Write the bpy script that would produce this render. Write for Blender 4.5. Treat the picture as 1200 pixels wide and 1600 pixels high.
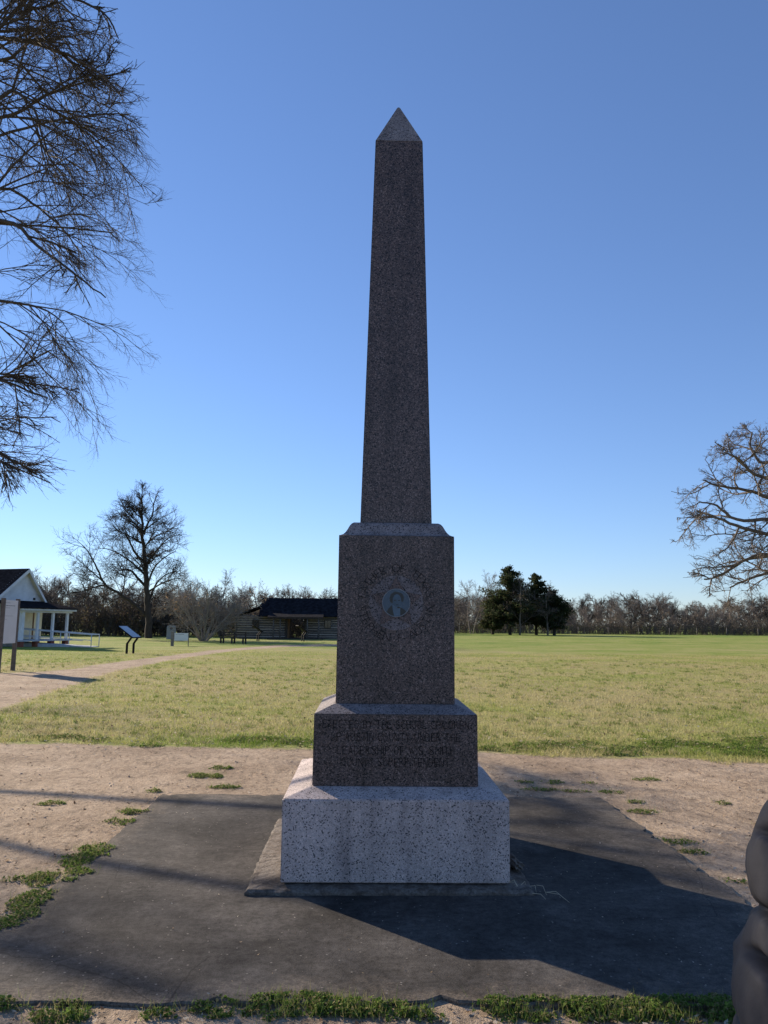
import bpy, bmesh, math, random
import numpy as np
from mathutils import Vector, Matrix

for o in list(bpy.data.objects):
    bpy.data.objects.remove(o, do_unlink=True)
scene = bpy.context.scene
COL = scene.collection
R = math.radians
rng = np.random.default_rng(7)
random.seed(7)

# ---------------------------------------------------------------- camera
FPX, EYE = 1190.0, 1.65
PITCH, ROLL = math.atan(175.0 / FPX), R(0.44)
cam = bpy.data.cameras.new('camera')
cam.sensor_fit = 'VERTICAL'
cam.sensor_height = 24.0
cam.sensor_width = 18.0
cam.lens = 24.0 * FPX / 1600.0
cam.clip_start = 0.05
cam.clip_end = 6000
cam_o = bpy.data.objects.new('camera', cam)
COL.objects.link(cam_o)
vF = np.array([0, math.cos(PITCH), math.sin(PITCH)])
vR0 = np.array([1.0, 0, 0])
vU0 = np.cross(vR0, vF)
vR = math.cos(ROLL) * vR0 + math.sin(ROLL) * vU0
vU = math.cos(ROLL) * vU0 - math.sin(ROLL) * vR0
M = Matrix(((vR[0], vU[0], -vF[0], 0), (vR[1], vU[1], -vF[1], 0), (vR[2], vU[2], -vF[2], EYE), (0, 0, 0, 1)))
cam_o.matrix_world = M
scene.camera = cam_o
CAM = np.array([0, 0, EYE])

# ---------------------------------------------------------------- light
SUN_EL = R(21.0)
SUN_H = np.array([-0.735, 0.678])          # horizontal direction towards the sun
SUN_H = SUN_H / np.linalg.norm(SUN_H)
sun_dir = Vector((SUN_H[0] * math.cos(SUN_EL), SUN_H[1] * math.cos(SUN_EL), math.sin(SUN_EL)))
world = bpy.data.worlds.new('World')
scene.world = world
world.use_nodes = True
wn = world.node_tree
bg = wn.nodes['Background']
sky = wn.nodes.new('ShaderNodeTexSky')
sky.sky_type = 'NISHITA'
sky.sun_disc = False
sky.sun_elevation = SUN_EL
sky.sun_rotation = math.atan2(SUN_H[0], SUN_H[1])
sky.altitude = 0
sky.air_density = 1.0
sky.dust_density = 0.0
sky.ozone_density = 3.0
sky_g = wn.nodes.new('ShaderNodeGamma')              # the phone's tone curve and cool white balance on the clear sky
sky_g.inputs[1].default_value = 0.82
sky_t = wn.nodes.new('ShaderNodeMix')
sky_t.data_type = 'RGBA'; sky_t.blend_type = 'MULTIPLY'
sky_t.inputs[0].default_value = 1.0
sky_t.inputs[7].default_value = (0.85, 1.0, 1.34, 1)
wn.links.new(sky.outputs[0], sky_g.inputs[0])
wn.links.new(sky_g.outputs[0], sky_t.inputs[6])
wn.links.new(sky_t.outputs[2], bg.inputs[0])
bg.inputs[1].default_value = 0.085
sl = bpy.data.lights.new('sun', 'SUN')
sl.energy = 5.0
sl.angle = R(0.53)
sl.color = (1.0, 0.86, 0.68)
so = bpy.data.objects.new('sun', sl)
so.rotation_euler = (-sun_dir).to_track_quat('-Z', 'Y').to_euler()
COL.objects.link(so)
scene.view_settings.view_transform = 'Standard'
scene.view_settings.look = 'None'
scene.view_settings.gamma = 1
scene.view_settings.use_curve_mapping = False
scene.view_settings.exposure = 1.0

# ---------------------------------------------------------------- helpers
def ray(x, y):
    return vR * (x - 600) - vU * (y - 800) + vF * FPX
def gp(x, y, z=0.0):                       # pixel -> point on a level at height z
    d = ray(x, y)
    return CAM + d * ((z - EYE) / d[2])
def pp(x, y, Y):                           # pixel -> point at depth Y
    d = ray(x, y)
    return CAM + d * (Y / d[1])

def tag(o, label=None, cat=None, group=None, kind=None):
    if label: o['label'] = label
    if cat: o['category'] = cat
    if group: o['group'] = group
    if kind: o['kind'] = kind
    return o
def empty(name, loc, rz=0.0, **k):
    o = bpy.data.objects.new(name, None)
    COL.objects.link(o)
    o.location = [float(v) for v in loc]
    o.rotation_euler = (0, 0, rz)
    o.empty_display_size = 0.2
    return tag(o, **k)
def link(name, me, mat, parent=None, smooth=False):
    o = bpy.data.objects.new(name, me)
    COL.objects.link(o)
    if mat is not None and not me.materials:
        me.materials.append(mat)
    if parent is not None: o.parent = parent
    if smooth and len(me.polygons):
        me.polygons.foreach_set('use_smooth', np.ones(len(me.polygons), dtype=bool))
    return o
def npmesh(name, V, F):
    """V (n,3), F (m,k) all faces with k corners"""
    V = np.ascontiguousarray(V, dtype=np.float32); F = np.ascontiguousarray(F, dtype=np.int32)
    me = bpy.data.meshes.new(name)
    n, (m, k) = len(V), F.shape
    me.vertices.add(n); me.vertices.foreach_set('co', V.ravel())
    me.loops.add(m * k); me.loops.foreach_set('vertex_index', F.ravel())
    me.polygons.add(m)
    me.polygons.foreach_set('loop_start', np.arange(0, m * k, k, dtype=np.int32))
    me.update(calc_edges=True)
    return me
def setcol(me, name, C):
    a = me.attributes.new(name, 'FLOAT_COLOR', 'POINT')
    C = np.asarray(C, dtype=np.float32)
    if C.shape[1] == 3: C = np.hstack([C, np.ones((len(C), 1), np.float32)])
    a.data.foreach_set('color', C.ravel())
def setf(me, name, v):
    a = me.attributes.new(name, 'FLOAT', 'POINT')
    a.data.foreach_set('value', np.asarray(v, dtype=np.float32))

class MB:
    def __init__(s): s.v = []; s.f = []
    def add(s, vs, fs):
        b = len(s.v); s.v += [tuple(float(c) for c in v) for v in vs]; s.f += [tuple(b + i for i in f) for f in fs]
        return s
    def box(s, x0, x1, y0, y1, z0, z1):
        return s.add([(x0, y0, z0), (x1, y0, z0), (x1, y1, z0), (x0, y1, z0), (x0, y0, z1), (x1, y0, z1), (x1, y1, z1), (x0, y1, z1)],
                     [(0, 3, 2, 1), (4, 5, 6, 7), (0, 1, 5, 4), (1, 2, 6, 5), (2, 3, 7, 6), (3, 0, 4, 7)])
    def hexa(s, pts):        # 8 points, bottom ring then top ring
        return s.add(pts, [(0, 3, 2, 1), (4, 5, 6, 7), (0, 1, 5, 4), (1, 2, 6, 5), (2, 3, 7, 6), (3, 0, 4, 7)])
    def bar(s, a, b, w, h, up=(0, 0, 1)):
        a = Vector(a); b = Vector(b); d = (b - a).normalized(); u = Vector(up)
        if abs(d.dot(u)) > .98: u = Vector((0, 1, 0))
        sd = d.cross(u).normalized(); u = sd.cross(d)
        o = [(-w / 2, -h / 2), (w / 2, -h / 2), (w / 2, h / 2), (-w / 2, h / 2)]
        return s.hexa([a + sd * p + u * q for p, q in o] + [b + sd * p + u * q for p, q in o])
    def squares(s, prof, cap=True):     # loft of centred squares (half, z)
        b = len(s.v)
        for h, z in prof: s.v += [(-h, -h, z), (h, -h, z), (h, h, z), (-h, h, z)]
        for i in range(len(prof) - 1):
            for k in range(4):
                s.f.append((b + 4 * i + k, b + 4 * i + (k + 1) % 4, b + 4 * i + 4 + (k + 1) % 4, b + 4 * i + 4 + k))
        if cap:
            s.f.append((b + 3, b + 2, b + 1, b)); e = b + 4 * (len(prof) - 1); s.f.append((e, e + 1, e + 2, e + 3))
        return s
    def prism(s, poly, y0, y1):          # outline in xz, extruded along y (y0 nearer)
        n = len(poly)
        return s.add([(x, y0, z) for x, z in poly] + [(x, y1, z) for x, z in poly],
                     [tuple(range(n)), tuple(range(2 * n - 1, n - 1, -1))] + [(i, n + i, n + (i + 1) % n, (i + 1) % n) for i in range(n)])
    def tube(s, pts, rad, n=8, cap=True):
        pts = [Vector([float(c) for c in p]) for p in pts]; b = len(s.v); rp = None
        for i, p in enumerate(pts):
            d = (pts[min(i + 1, len(pts) - 1)] - pts[max(i - 1, 0)]).normalized()
            if rp is None:
                rp = d.cross(Vector((0.31, 0.17, 0.93)) if abs(d.z) < .9 else Vector((1, 0, 0))).normalized()
            rp = (rp - d * rp.dot(d)).normalized(); q = d.cross(rp)
            r = rad[i] if hasattr(rad, '__len__') else rad
            for k in range(n):
                a = 2 * math.pi * k / n
                s.v.append(tuple(p + (rp * math.cos(a) + q * math.sin(a)) * r))
        for i in range(len(pts) - 1):
            for k in range(n):
                s.f.append((b + i * n + k, b + i * n + (k + 1) % n, b + (i + 1) * n + (k + 1) % n, b + (i + 1) * n + k))
        if cap:
            s.f.append(tuple(b + k for k in range(n - 1, -1, -1))); e = b + (len(pts) - 1) * n; s.f.append(tuple(e + k for k in range(n)))
        return s
    def build(s, name, mat, parent=None, smooth=False, bevel=0.0, seg=2):
        me = bpy.data.meshes.new(name); me.from_pydata(s.v, [], s.f); me.update()
        bm = bmesh.new(); bm.from_mesh(me); bmesh.ops.recalc_face_normals(bm, faces=bm.faces)
        if bevel > 0:
            bmesh.ops.bevel(bm, geom=[e for e in bm.edges if e.calc_face_angle(0) > .2], offset=bevel, segments=seg, affect='EDGES', clamp_overlap=True)
        bm.to_mesh(me); bm.free()
        return link(name, me, mat, parent, smooth)

def copy_tree(o, parent=None):
    c = o.copy(); COL.objects.link(c); c.parent = parent
    for ch in list(o.children): copy_tree(ch, c)
    return c

# ---------------------------------------------------------------- materials
class NT:
    def __init__(s, name):
        s.m = bpy.data.materials.new(name); s.m.use_nodes = True
        s.t = s.m.node_tree; s.b = s.t.nodes['Principled BSDF']; s.out = s.t.nodes['Material Output']
    def n(s, typ, **k):
        x = s.t.nodes.new('ShaderNode' + typ)
        for a, v in k.items(): setattr(x, a, v)
        return x
    def l(s, a, b): s.t.links.new(a, b)
    def coord(s): return s.n('TexCoord').outputs['Object']
    def noise(s, scale, detail=4, rough=.55, vec=None, dist=0.0):
        x = s.n('TexNoise'); x.inputs['Scale'].default_value = scale; x.inputs['Detail'].default_value = detail
        x.inputs['Roughness'].default_value = rough; x.inputs['Distortion'].default_value = dist
        if vec is not None: s.l(vec, x.inputs['Vector'])
        return x.outputs['Fac']
    def ramp(s, fac, stops, interp='LINEAR'):
        x = s.n('ValToRGB'); r = x.color_ramp; r.interpolation = interp
        while len(r.elements) < len(stops): r.elements.new(0.5)
        for e, (p, c) in zip(r.elements, stops):
            e.position = p; e.color = (*c, 1) if hasattr(c, '__len__') else (c, c, c, 1)
        s.l(fac, x.inputs[0]); return x.outputs[0]
    def mix(s, fac, a, b, typ='MIX'):
        x = s.n('Mix', data_type='RGBA', blend_type=typ)
        for sock, v in ((x.inputs[0], fac), (x.inputs[6], a), (x.inputs[7], b)):
            if isinstance(v, (int, float)): sock.default_value = v
            elif isinstance(v, tuple): sock.default_value = (*v, 1)
            else: s.l(v, sock)
        return x.outputs[2]
    def math(s, op, a, b=0.0, clamp=False):
        x = s.n('Math', operation=op); x.use_clamp = clamp
        for sock, v in ((x.inputs[0], a), (x.inputs[1], b)):
            if isinstance(v, (int, float)): sock.default_value = v
            else: s.l(v, sock)
        return x.outputs[0]
    def attr(s, name, out='Color'): return s.n('Attribute', attribute_name=name).outputs[out]
    def mapr(s, v, a, b, c=0.0, d=1.0):
        x = s.n('MapRange'); x.clamp = True
        s.l(v, x.inputs[0])
        for i, k in enumerate((a, b, c, d)): x.inputs[i + 1].default_value = k
        return x.outputs[0]
    def scale(s, vec, sc):
        x = s.n('Mapping'); x.inputs['Scale'].default_value = sc; s.l(vec, x.inputs[0]); return x.outputs[0]
    def bump(s, h, strength, dist):
        x = s.n('Bump'); x.inputs['Strength'].default_value = strength; x.inputs['Distance'].default_value = dist
        s.l(h, x.inputs['Height']); s.l(x.outputs[0], s.b.inputs['Normal'])
    def fin(s, col, rough=.8, spec=.3):
        if isinstance(col, tuple): s.b.inputs['Base Color'].default_value = (*col, 1)
        else: s.l(col, s.b.inputs['Base Color'])
        if isinstance(rough, (int, float)): s.b.inputs['Roughness'].default_value = rough
        else: s.l(rough, s.b.inputs['Roughness'])
        s.b.inputs['Specular IOR Level'].default_value = spec
        return s.m

def plain(name, col, rough=.7, var=.25, scale=6, spec=.3, bump=0.0, metal=0.0):
    t = NT(name); c = t.coord(); f = t.noise(scale, 5, .6, c)
    lo = tuple(v * (1 - var) for v in col); hi = tuple(min(1, v * (1 + var)) for v in col)
    k = t.ramp(f, [(.3, lo), (.7, hi)])
    if bump: t.bump(t.noise(scale * 4, 4, .6, c), bump, .01)
    t.b.inputs['Metallic'].default_value = metal
    return t.fin(k, rough, spec)

def granite(name, dark, mids, light, rough, bump, darkfrac=.17, scale=145):
    t = NT(name); c = t.coord()
    v = t.n('TexVoronoi'); v.inputs['Scale'].default_value = scale; t.l(c, v.inputs['Vector'])
    sep = t.n('SeparateColor'); t.l(v.outputs['Color'], sep.inputs[0])
    k = t.ramp(sep.outputs[0], [(0, dark), (darkfrac, mids[0]), (.42, mids[1]), (.66, mids[2]), (.88, light)], 'CONSTANT')
    v2 = t.n('TexVoronoi'); v2.inputs['Scale'].default_value = scale * 2.3; t.l(c, v2.inputs['Vector'])
    s2 = t.n('SeparateColor'); t.l(v2.outputs['Color'], s2.inputs[0])
    k = t.mix(t.math('GREATER_THAN', s2.outputs[1], .84), k, tuple(x * .55 for x in mids[1]))
    big = t.noise(2.2, 5, .6, c)                       # weathering in broad drifts
    k = t.mix(1.0, k, t.ramp(big, [(.3, .8), (.7, 1.12)]), 'MULTIPLY')
    st = t.noise(1.0, 4, .6, t.scale(c, (9, 9, .7)))    # run-off streaks
    k = t.mix(1.0, k, t.ramp(st, [(.33, .74), (.5, .98), (.68, 1.1)]), 'MULTIPLY')
    bl = t.noise(11, 5, .75, c)
    k = t.mix(1.0, k, t.ramp(bl, [(.28, .68), (.42, 1.0), (.75, 1.1)]), 'MULTIPLY')
    if bump: t.bump(t.noise(220, 3, .6, c), bump, .004)
    return t.fin(k, rough, .4)

MAT = {}
MAT['granite'] = granite('granite_honed', (.006, .005, .005), ((.08, .054, .047), (.135, .092, .08), (.09, .068, .063)), (.235, .168, .146), .42, .12, .24)
MAT['granite_rough'] = granite('granite_axed', (.06, .055, .058), ((.45, .37, .34), (.53, .43, .395), (.44, .375, .36)), (.60, .50, .46), .8, .55, .11)
MAT['granite_mid'] = granite('granite_sandblasted', (.025, .022, .025), ((.21, .175, .17), (.265, .22, .21), (.225, .195, .19)), (.32, .265, .255), .75, .4, .15)
MAT['granite_star'] = granite('granite_star', (.008, .007, .007), ((.10, .066, .058), (.145, .095, .082), (.11, .083, .077)), (.2, .138, .118), .5, .2, .22)
MAT['granite_roundel'] = granite('granite_roundel', (.012, .011, .012), ((.15, .127, .127), (.19, .16, .158), (.165, .145, .145)), (.24, .2, .195), .75, .4, .2)
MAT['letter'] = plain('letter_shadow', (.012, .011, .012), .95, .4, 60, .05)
MAT['letter_soft'] = plain('letter_shadow_soft', (.013, .012, .012), .95, .5, 30, .05)  # flat dark colour stands for the shade inside cut letters

def concrete_mat():
    t = NT('old_concrete'); c = t.coord()
    k = t.ramp(t.noise(1.1, 6, .65, c, .4), [(.3, (.036, .033, .030)), (.5, (.075, .068, .061)), (.72, (.135, .122, .108))])  # stains and broad dappled tree shade, both painted into the base colour
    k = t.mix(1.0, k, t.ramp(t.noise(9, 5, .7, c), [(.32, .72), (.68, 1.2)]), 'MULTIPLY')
    k = t.mix(1.0, k, t.ramp(t.noise(130, 3, .7, c), [(.3, .7), (.7, 1.3)]), 'MULTIPLY')
    sx = t.n('SeparateXYZ'); t.l(c, sx.inputs[0])
    ex = t.math('SUBTRACT', 2.15, t.math('ABSOLUTE', t.math('SUBTRACT', sx.outputs[0], .05)))
    ey = t.math('SUBTRACT', 2.05, t.math('ABSOLUTE', t.math('SUBTRACT', sx.outputs[1], 5.68)))
    sand = t.mapr(t.math('ADD', t.math('MINIMUM', ex, ey), t.math('MULTIPLY', t.math('SUBTRACT', t.noise(3.2, 6, .75, c), .5), -1.1)), -.12, .2, 1, 0)   # soil drifted over the rim
    k = t.mix(t.math('MULTIPLY', sand, t.ramp(t.noise(70, 4, .8, c), [(.38, .1), (.62, .85)])), k, (.27, .215, .16))
    k = t.mix(1.0, k, t.ramp(t.noise(28, 5, .8, c), [(.34, .62), (.5, 1.0), (.68, 1.32)]), 'MULTIPLY')
    v = t.n('TexVoronoi'); v.inputs['Scale'].default_value = 30; t.l(c, v.inputs['Vector'])
    s = t.n('SeparateColor'); t.l(v.outputs['Color'], s.inputs[0])
    grit = t.math('MULTIPLY', t.math('LESS_THAN', v.outputs['Distance'], .17), t.math('GREATER_THAN', s.outputs[0], .86))
    k = t.mix(t.math('MULTIPLY', grit, .6), k, (.30, .27, .23))
    # a dark wandering hairline crack
    cr = t.n('TexVoronoi', feature='DISTANCE_TO_EDGE'); cr.inputs['Scale'].default_value = .42
    wv = t.n('Mix', data_type='VECTOR'); wv.inputs[0].default_value = .12
    nn = t.n('TexNoise'); nn.inputs['Scale'].default_value = 3.5; nn.inputs['Detail'].default_value = 6; t.l(c, nn.inputs['Vector'])
    t.l(c, wv.inputs[4]); t.l(nn.outputs['Color'], wv.inputs[5]); t.l(wv.outputs[1], cr.inputs['Vector'])
    crk = t.math('MULTIPLY', t.math('LESS_THAN', cr.outputs['Distance'], .0014), t.math('GREATER_THAN', t.noise(.7, 2, .5, c), .53))
    k = t.mix(t.math('MULTIPLY', crk, .45), k, (.02, .018, .016))
    h = t.math('ADD', t.noise(90, 5, .7, c), t.math('MULTIPLY', grit, .6))
    t.bump(h, .45, .008)
    return t.fin(k, .95, .08)
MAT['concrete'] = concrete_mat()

def footing_mat():
    t = NT('lichened_concrete'); c = t.coord()
    k = t.ramp(t.noise(5, 6, .7, c, .6), [(.3, (.05, .042, .036)), (.48, (.13, .105, .085)), (.56, (.19, .165, .14)), (.66, (.075, .06, .05)), (.8, (.26, .25, .24))])
    k = t.mix(1.0, k, t.ramp(t.noise(60, 4, .7, c), [(.3, .6), (.7, 1.3)]), 'MULTIPLY')
    t.bump(t.noise(28, 6, .7, c), .9, .02)
    return t.fin(k, .9, .2)
MAT['footing'] = footing_mat()

def ground_mat():
    t = NT('winter_field'); c = t.coord()
    dirt = t.attr('dirt', 'Fac'); green = t.attr('green', 'Fac')
    edge = t.noise(1.6, 7, .7, c)
    fine = t.noise(13, 5, .7, c)
    d = t.math('ADD', dirt, t.math('MULTIPLY', t.math('SUBTRACT', edge, .5), .75))
    d = t.math('ADD', d, t.math('MULTIPLY', t.math('SUBTRACT', fine, .5), .5))
    dm = t.mapr(d, .38, .62)
    # grass
    g1 = t.noise(.35, 6, .65, c); g2 = t.noise(2.6, 6, .7, c); g3 = t.noise(38, 4, .75, t.scale(c, (1, .55, 1)))
    gg = t.math('ADD', green, t.math('MULTIPLY', t.math('SUBTRACT', g1, .5), 1.5))
    gg = t.math('ADD', gg, t.math('MULTIPLY', t.math('SUBTRACT', t.noise(.07, 4, .6, t.scale(c, (.6, 1.6, 1))), .5), 1.3))
    gg = t.math('ADD', gg, t.math('MULTIPLY', t.math('SUBTRACT', g2, .5), .7))
    gc = t.ramp(gg, [(.1, (.33, .285, .13)), (.4, (.275, .28, .085)), (.65, (.205, .25, .05)), (.95, (.12, .20, .03))])
    gc = t.mix(1.0, gc, t.ramp(g3, [(.28, .34), (.52, 1.05), (.75, 1.6)]), 'MULTIPLY')
    # bare soil with dead thatch
    s1 = t.noise(.8, 6, .7, c); s2 = t.noise(24, 5, .8, t.scale(c, (1, .6, 1))); s3 = t.noise(120, 3, .8, c)
    sc = t.ramp(s1, [(.28, (.27, .195, .132)), (.5, (.41, .31, .217)), (.72, (.51, .395, .285))])
    sc = t.mix(1.0, sc, t.ramp(s2, [(.3, .42), (.46, .95), (.7, 1.3)]), 'MULTIPLY')
    sc = t.mix(1.0, sc, t.ramp(s3, [(.3, .6), (.7, 1.3)]), 'MULTIPLY')
    s4 = t.noise(7.5, 7, .8, t.scale(c, (1, .5, 1)))
    sc = t.mix(1.0, sc, t.ramp(s4, [(.34, .5), (.47, .98), (.7, 1.16)]), 'MULTIPLY')
    k = t.mix(dm, gc, sc)
    hg = t.math('ADD', t.math('MULTIPLY', g3, 1.0), t.math('MULTIPLY', t.noise(7, 5, .7, c), 1.2))
    hs = t.math('ADD', s2, t.math('MULTIPLY', s3, .4))
    hm = t.n('Mix', data_type='FLOAT'); t.l(dm, hm.inputs[0]); t.l(hg, hm.inputs[2]); t.l(hs, hm.inputs[3])
    t.bump(hm.outputs[0], .8, .035)
    return t.fin(k, .95, .1)
MAT['ground'] = ground_mat()

def leafmat(name, attr, trans=.35, rough=.6):
    t = NT(name); k = t.attr(attr)
    t.l(k, t.b.inputs['Base Color']); t.b.inputs['Roughness'].default_value = rough
    t.b.inputs['Specular IOR Level'].default_value = .08
    tr = t.n('BsdfTranslucent'); t.l(k, tr.inputs[0])
    mx = t.n('MixShader'); mx.inputs[0].default_value = trans
    t.l(t.b.outputs[0], mx.inputs[1]); t.l(tr.outputs[0], mx.inputs[2]); t.l(mx.outputs[0], t.out.inputs[0])
    return t.m
MAT['blade'] = leafmat('grass_blade', 'col', .4)
MAT['leaf'] = leafmat('leaf', 'col', .45, .8)

def bark(name, col, rough=.9):
    t = NT(name); c = t.coord()
    f = t.noise(7, 6, .7, t.scale(c, (1, 1, .35)))
    k = t.ramp(f, [(.3, tuple(v * .5 for v in col)), (.55, col), (.75, tuple(v * 1.5 for v in col))])
    t.bump(f, .8, .03)
    return t.fin(k, rough, .15)
MAT['bark_near'] = bark('pecan_bark', (.085, .072, .062))
MAT['bark_dark'] = bark('dark_bark', (.06, .048, .04))
MAT['bark_oak'] = bark('oak_bark', (.15, .125, .105))
MAT['bark_pale'] = bark('pale_bark', (.24, .205, .175))
MAT['bark_brown'] = bark('brown_bark', (.13, .108, .093))
MAT['bark_crape'] = bark('crape_bark', (.33, .28, .23))

# ---------------------------------------------------------------- ground
def seg_sd(P, poly):
    """signed distance to polygon (inside positive)"""
    P = P[:, None, :]; A = np.asarray(poly)[None, :, :]; B = np.roll(A, -1, axis=1)
    d = B - A; t = np.clip(((P - A) * d).sum(2) / np.maximum((d * d).sum(2), 1e-9), 0, 1)
    dist = np.sqrt((((A + d * t[..., None]) - P) ** 2).sum(2).min(1))
    ay, by, py = A[..., 1], B[..., 1], P[..., 1]
    cond = (ay > py) != (by > py)
    xi = A[..., 0] + (py - ay) / np.where(by == ay, 1e-9, by - ay) * d[..., 0]
    inside = (cond & (P[..., 0] < xi)).sum(1) % 2 == 1
    return np.where(inside, dist, -dist)
def GP(*px): return [tuple(gp(x, y)[:2]) for x, y in px]
clearing = [(-16, -8)] + [(-16, 10.5)] + GP((-60, 1163), (0, 1161), (90, 1160), (200, 1166), (300, 1166), (400, 1168), (480, 1168), (620, 1170), (750, 1174), (850, 1180), (950, 1184), (1050, 1182), (1130, 1188), (1200, 1190)) + [(9, 9.6), (14, 8), (14, -8)]
path = GP((-330, 1066), (-150, 1056), (0, 1050), (60, 1048), (110, 1044), (160, 1037), (240, 1027.5), (330, 1016.5), (390, 1010), (440, 1006.6), (540, 1005.5), (660, 1007)) + \
       GP((660, 1009), (530, 1008.5), (440, 1010), (400, 1013.5), (350, 1019.5), (260, 1033), (190, 1045), (145, 1058), (110, 1071), (60, 1087), (0, 1107), (-150, 1150), (-330, 1166))
def field(xy):
    sd1 = seg_sd(xy, clearing); sd2 = seg_sd(xy, path)
    w1 = .35 + .0 * sd1; w2 = .25 + np.clip(xy[:, 1] - 15, 0, 60) * .012
    return np.clip(np.maximum(.5 + sd1 / (2 * w1), .5 + sd2 / (2 * w2)), 0, 1)
def vnoise(x, y, s, seed):
    r = np.random.default_rng(seed); T = r.random((64, 64))
    u = x / s; v = y / s; i = np.floor(u).astype(int); j = np.floor(v).astype(int); a = u - i; b = v - j
    a = a * a * (3 - 2 * a); b = b * b * (3 - 2 * b)
    g = lambda p, q: T[p % 64, q % 64]
    return (g(i, j) * (1 - a) + g(i + 1, j) * a) * (1 - b) + (g(i, j + 1) * (1 - a) + g(i + 1, j + 1) * a) * b
def axis(vals): return np.unique(np.concatenate(vals))
gx = axis([np.linspace(-3000, -140, 8), np.linspace(-140, -40, 34), np.linspace(-40, -14, 66), np.linspace(-14, 10, 130), np.linspace(10, 30, 50), np.linspace(30, 140, 34), np.linspace(140, 3000, 8)])
gy = axis([np.linspace(-3000, -20, 8), np.linspace(-20, -1, 20), np.linspace(-1, 14, 105), np.linspace(14, 32, 75), np.linspace(32, 100, 80), np.linspace(100, 260, 40), np.linspace(260, 3000, 8)])
X, Y = np.meshgrid(gx, gy); X = X.ravel(); Y = Y.ravel()
def ground_z(x, y):
    x = np.asarray(x, float); y = np.asarray(y, float)
    z = -.02 + (vnoise(x, y, 1.3, 3) - .5) * .03 + (vnoise(x, y, .35, 4) - .5) * .012 + (vnoise(x, y, 9, 5) - .5) * .08 * np.clip((np.hypot(x, y - 5.7) - 4) / 8, 0, 1)
    dx = np.maximum(np.abs(x - .05) - 2.15, 0); dy = np.maximum(np.abs(y - 5.68) - 2.05, 0)
    near = np.clip(1 - np.hypot(dx, dy) / .5, 0, 1)          # stay below the pavement
    return np.where(near > 0, np.minimum(z, -.010 - .004 * near), z)
Z = ground_z(X, Y)
nx, ny = len(gx), len(gy)
idx = np.arange(nx * ny).reshape(ny, nx)
Fq = np.stack([idx[:-1, :-1], idx[:-1, 1:], idx[1:, 1:], idx[1:, :-1]], -1).reshape(-1, 4)
gme = npmesh('ground', np.stack([X, Y, Z], 1), Fq)
xy = np.stack([X, Y], 1)
setf(gme, 'dirt', field(xy))
def green_f(x, y):
    g = .16 + .42 * np.clip((y - 22) / 45, 0, 1) + .08 * np.clip((y - 90) / 50, 0, 1)
    lawn = np.clip(1 - np.hypot((x + 24) / 14, (y - 43) / 16), 0, 1)
    g = g + .35 * lawn
    strip = np.exp(-((y - 10.9) / .7) ** 2) * .25
    return np.clip(g + strip, 0, 1)
setf(gme, 'green', green_f(X, Y))
tag(link('ground', gme, MAT['ground'], smooth=True), 'winter field of yellow-green grass with a bare tan dirt clearing and path', kind='structure')

# concrete pavement: a nearly square slab with slightly uneven edges
mb = MB()
corners = [(-2.02, 3.60), (2.28, 3.68), (2.12, 7.73), (-2.13, 7.74)]
ring = []
for i in range(4):
    a, b = np.array(corners[i]), np.array(corners[(i + 1) % 4]); n = 60
    for k in range(n):
        p = a + (b - a) * k / n; nn = np.array([(b - a)[1], -(b - a)[0]]) / np.linalg.norm(b - a)
        j = 0 if k == 0 else (rng.random() - .5) * .022 + .012 * math.sin(k * .55 + i * 2) - (.05 * rng.random() if rng.random() < .12 else 0)
        ring.append(p + nn * j)
ring = np.array(ring); cen = ring.mean(0); m = len(ring)
inner = cen + (ring - cen) * .9965
V = [(p[0], p[1], -.12) for p in ring] + [(p[0], p[1], -.008) for p in ring] + [(p[0], p[1], 0) for p in inner]
Fc = [(i, (i + 1) % m, m + (i + 1) % m, m + i) for i in range(m)] + [(m + i, m + (i + 1) % m, 2 * m + (i + 1) % m, 2 * m + i) for i in range(m)] + [tuple(2 * m + i for i in range(m))]
mb.add(V, Fc)
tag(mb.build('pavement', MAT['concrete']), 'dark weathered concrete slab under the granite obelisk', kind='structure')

# ---------------------------------------------------------------- monument
MC = (.075, 5.77)
mon = empty('obelisk_monument', (MC[0], MC[1], 0), R(1.2), label='tall speckled pink-grey granite obelisk with round portrait plaque on stepped base', cat='monument')
mon.rotation_euler = (0, .0035, R(1.2))          # a hair out of plumb
mb = MB()                                     # footing slab with a ragged top rim
pr = []
for i, (a, b) in enumerate([((-.93, -.80), (.86, -.80)), ((.86, -.80), (.86, .95)), ((.86, .95), (-.93, .95)), ((-.93, .95), (-.93, -.80))]):
    a = np.array(a); b = np.array(b); nn = np.array([(b - a)[1], -(b - a)[0]]) / np.linalg.norm(b - a)
    for k in range(40):
        j = 0 if k == 0 else (rng.random() - .5) * .016
        if i == 1 and 12 < k < 22: j -= .035 * rng.random()
        pr.append(a + (b - a) * k / 40 + nn * j)
pr = np.array(pr); m = len(pr); ic = pr.mean(0)
V = [(p[0], p[1], -.03) for p in pr] + [(p[0], p[1], .010 + .008 * rng.random()) for p in pr] + [(*(ic + (p - ic) * .98), .022 + .008 * rng.random()) for p in pr] + [(*(ic + (p - ic) * .8), .0465) for p in pr]
Fc = []
for L in range(3): Fc += [(L * m + i, L * m + (i + 1) % m, (L + 1) * m + (i + 1) % m, (L + 1) * m + i) for i in range(m)]
Fc += [tuple(3 * m + i for i in range(m))]
mb.add(V, Fc); tag(mb.build('footing', MAT['footing'], mon), 'rough lichen-stained concrete footing')
MB().squares([(.72, .047), (.722, .545), (.56, .592)]).build('base', MAT['granite_rough'], mon, bevel=.006)
pl_o = MB().squares([(.547, .5925), (.545, 1.053)]).build('plinth', MAT['granite'], mon, bevel=.004)
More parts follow.
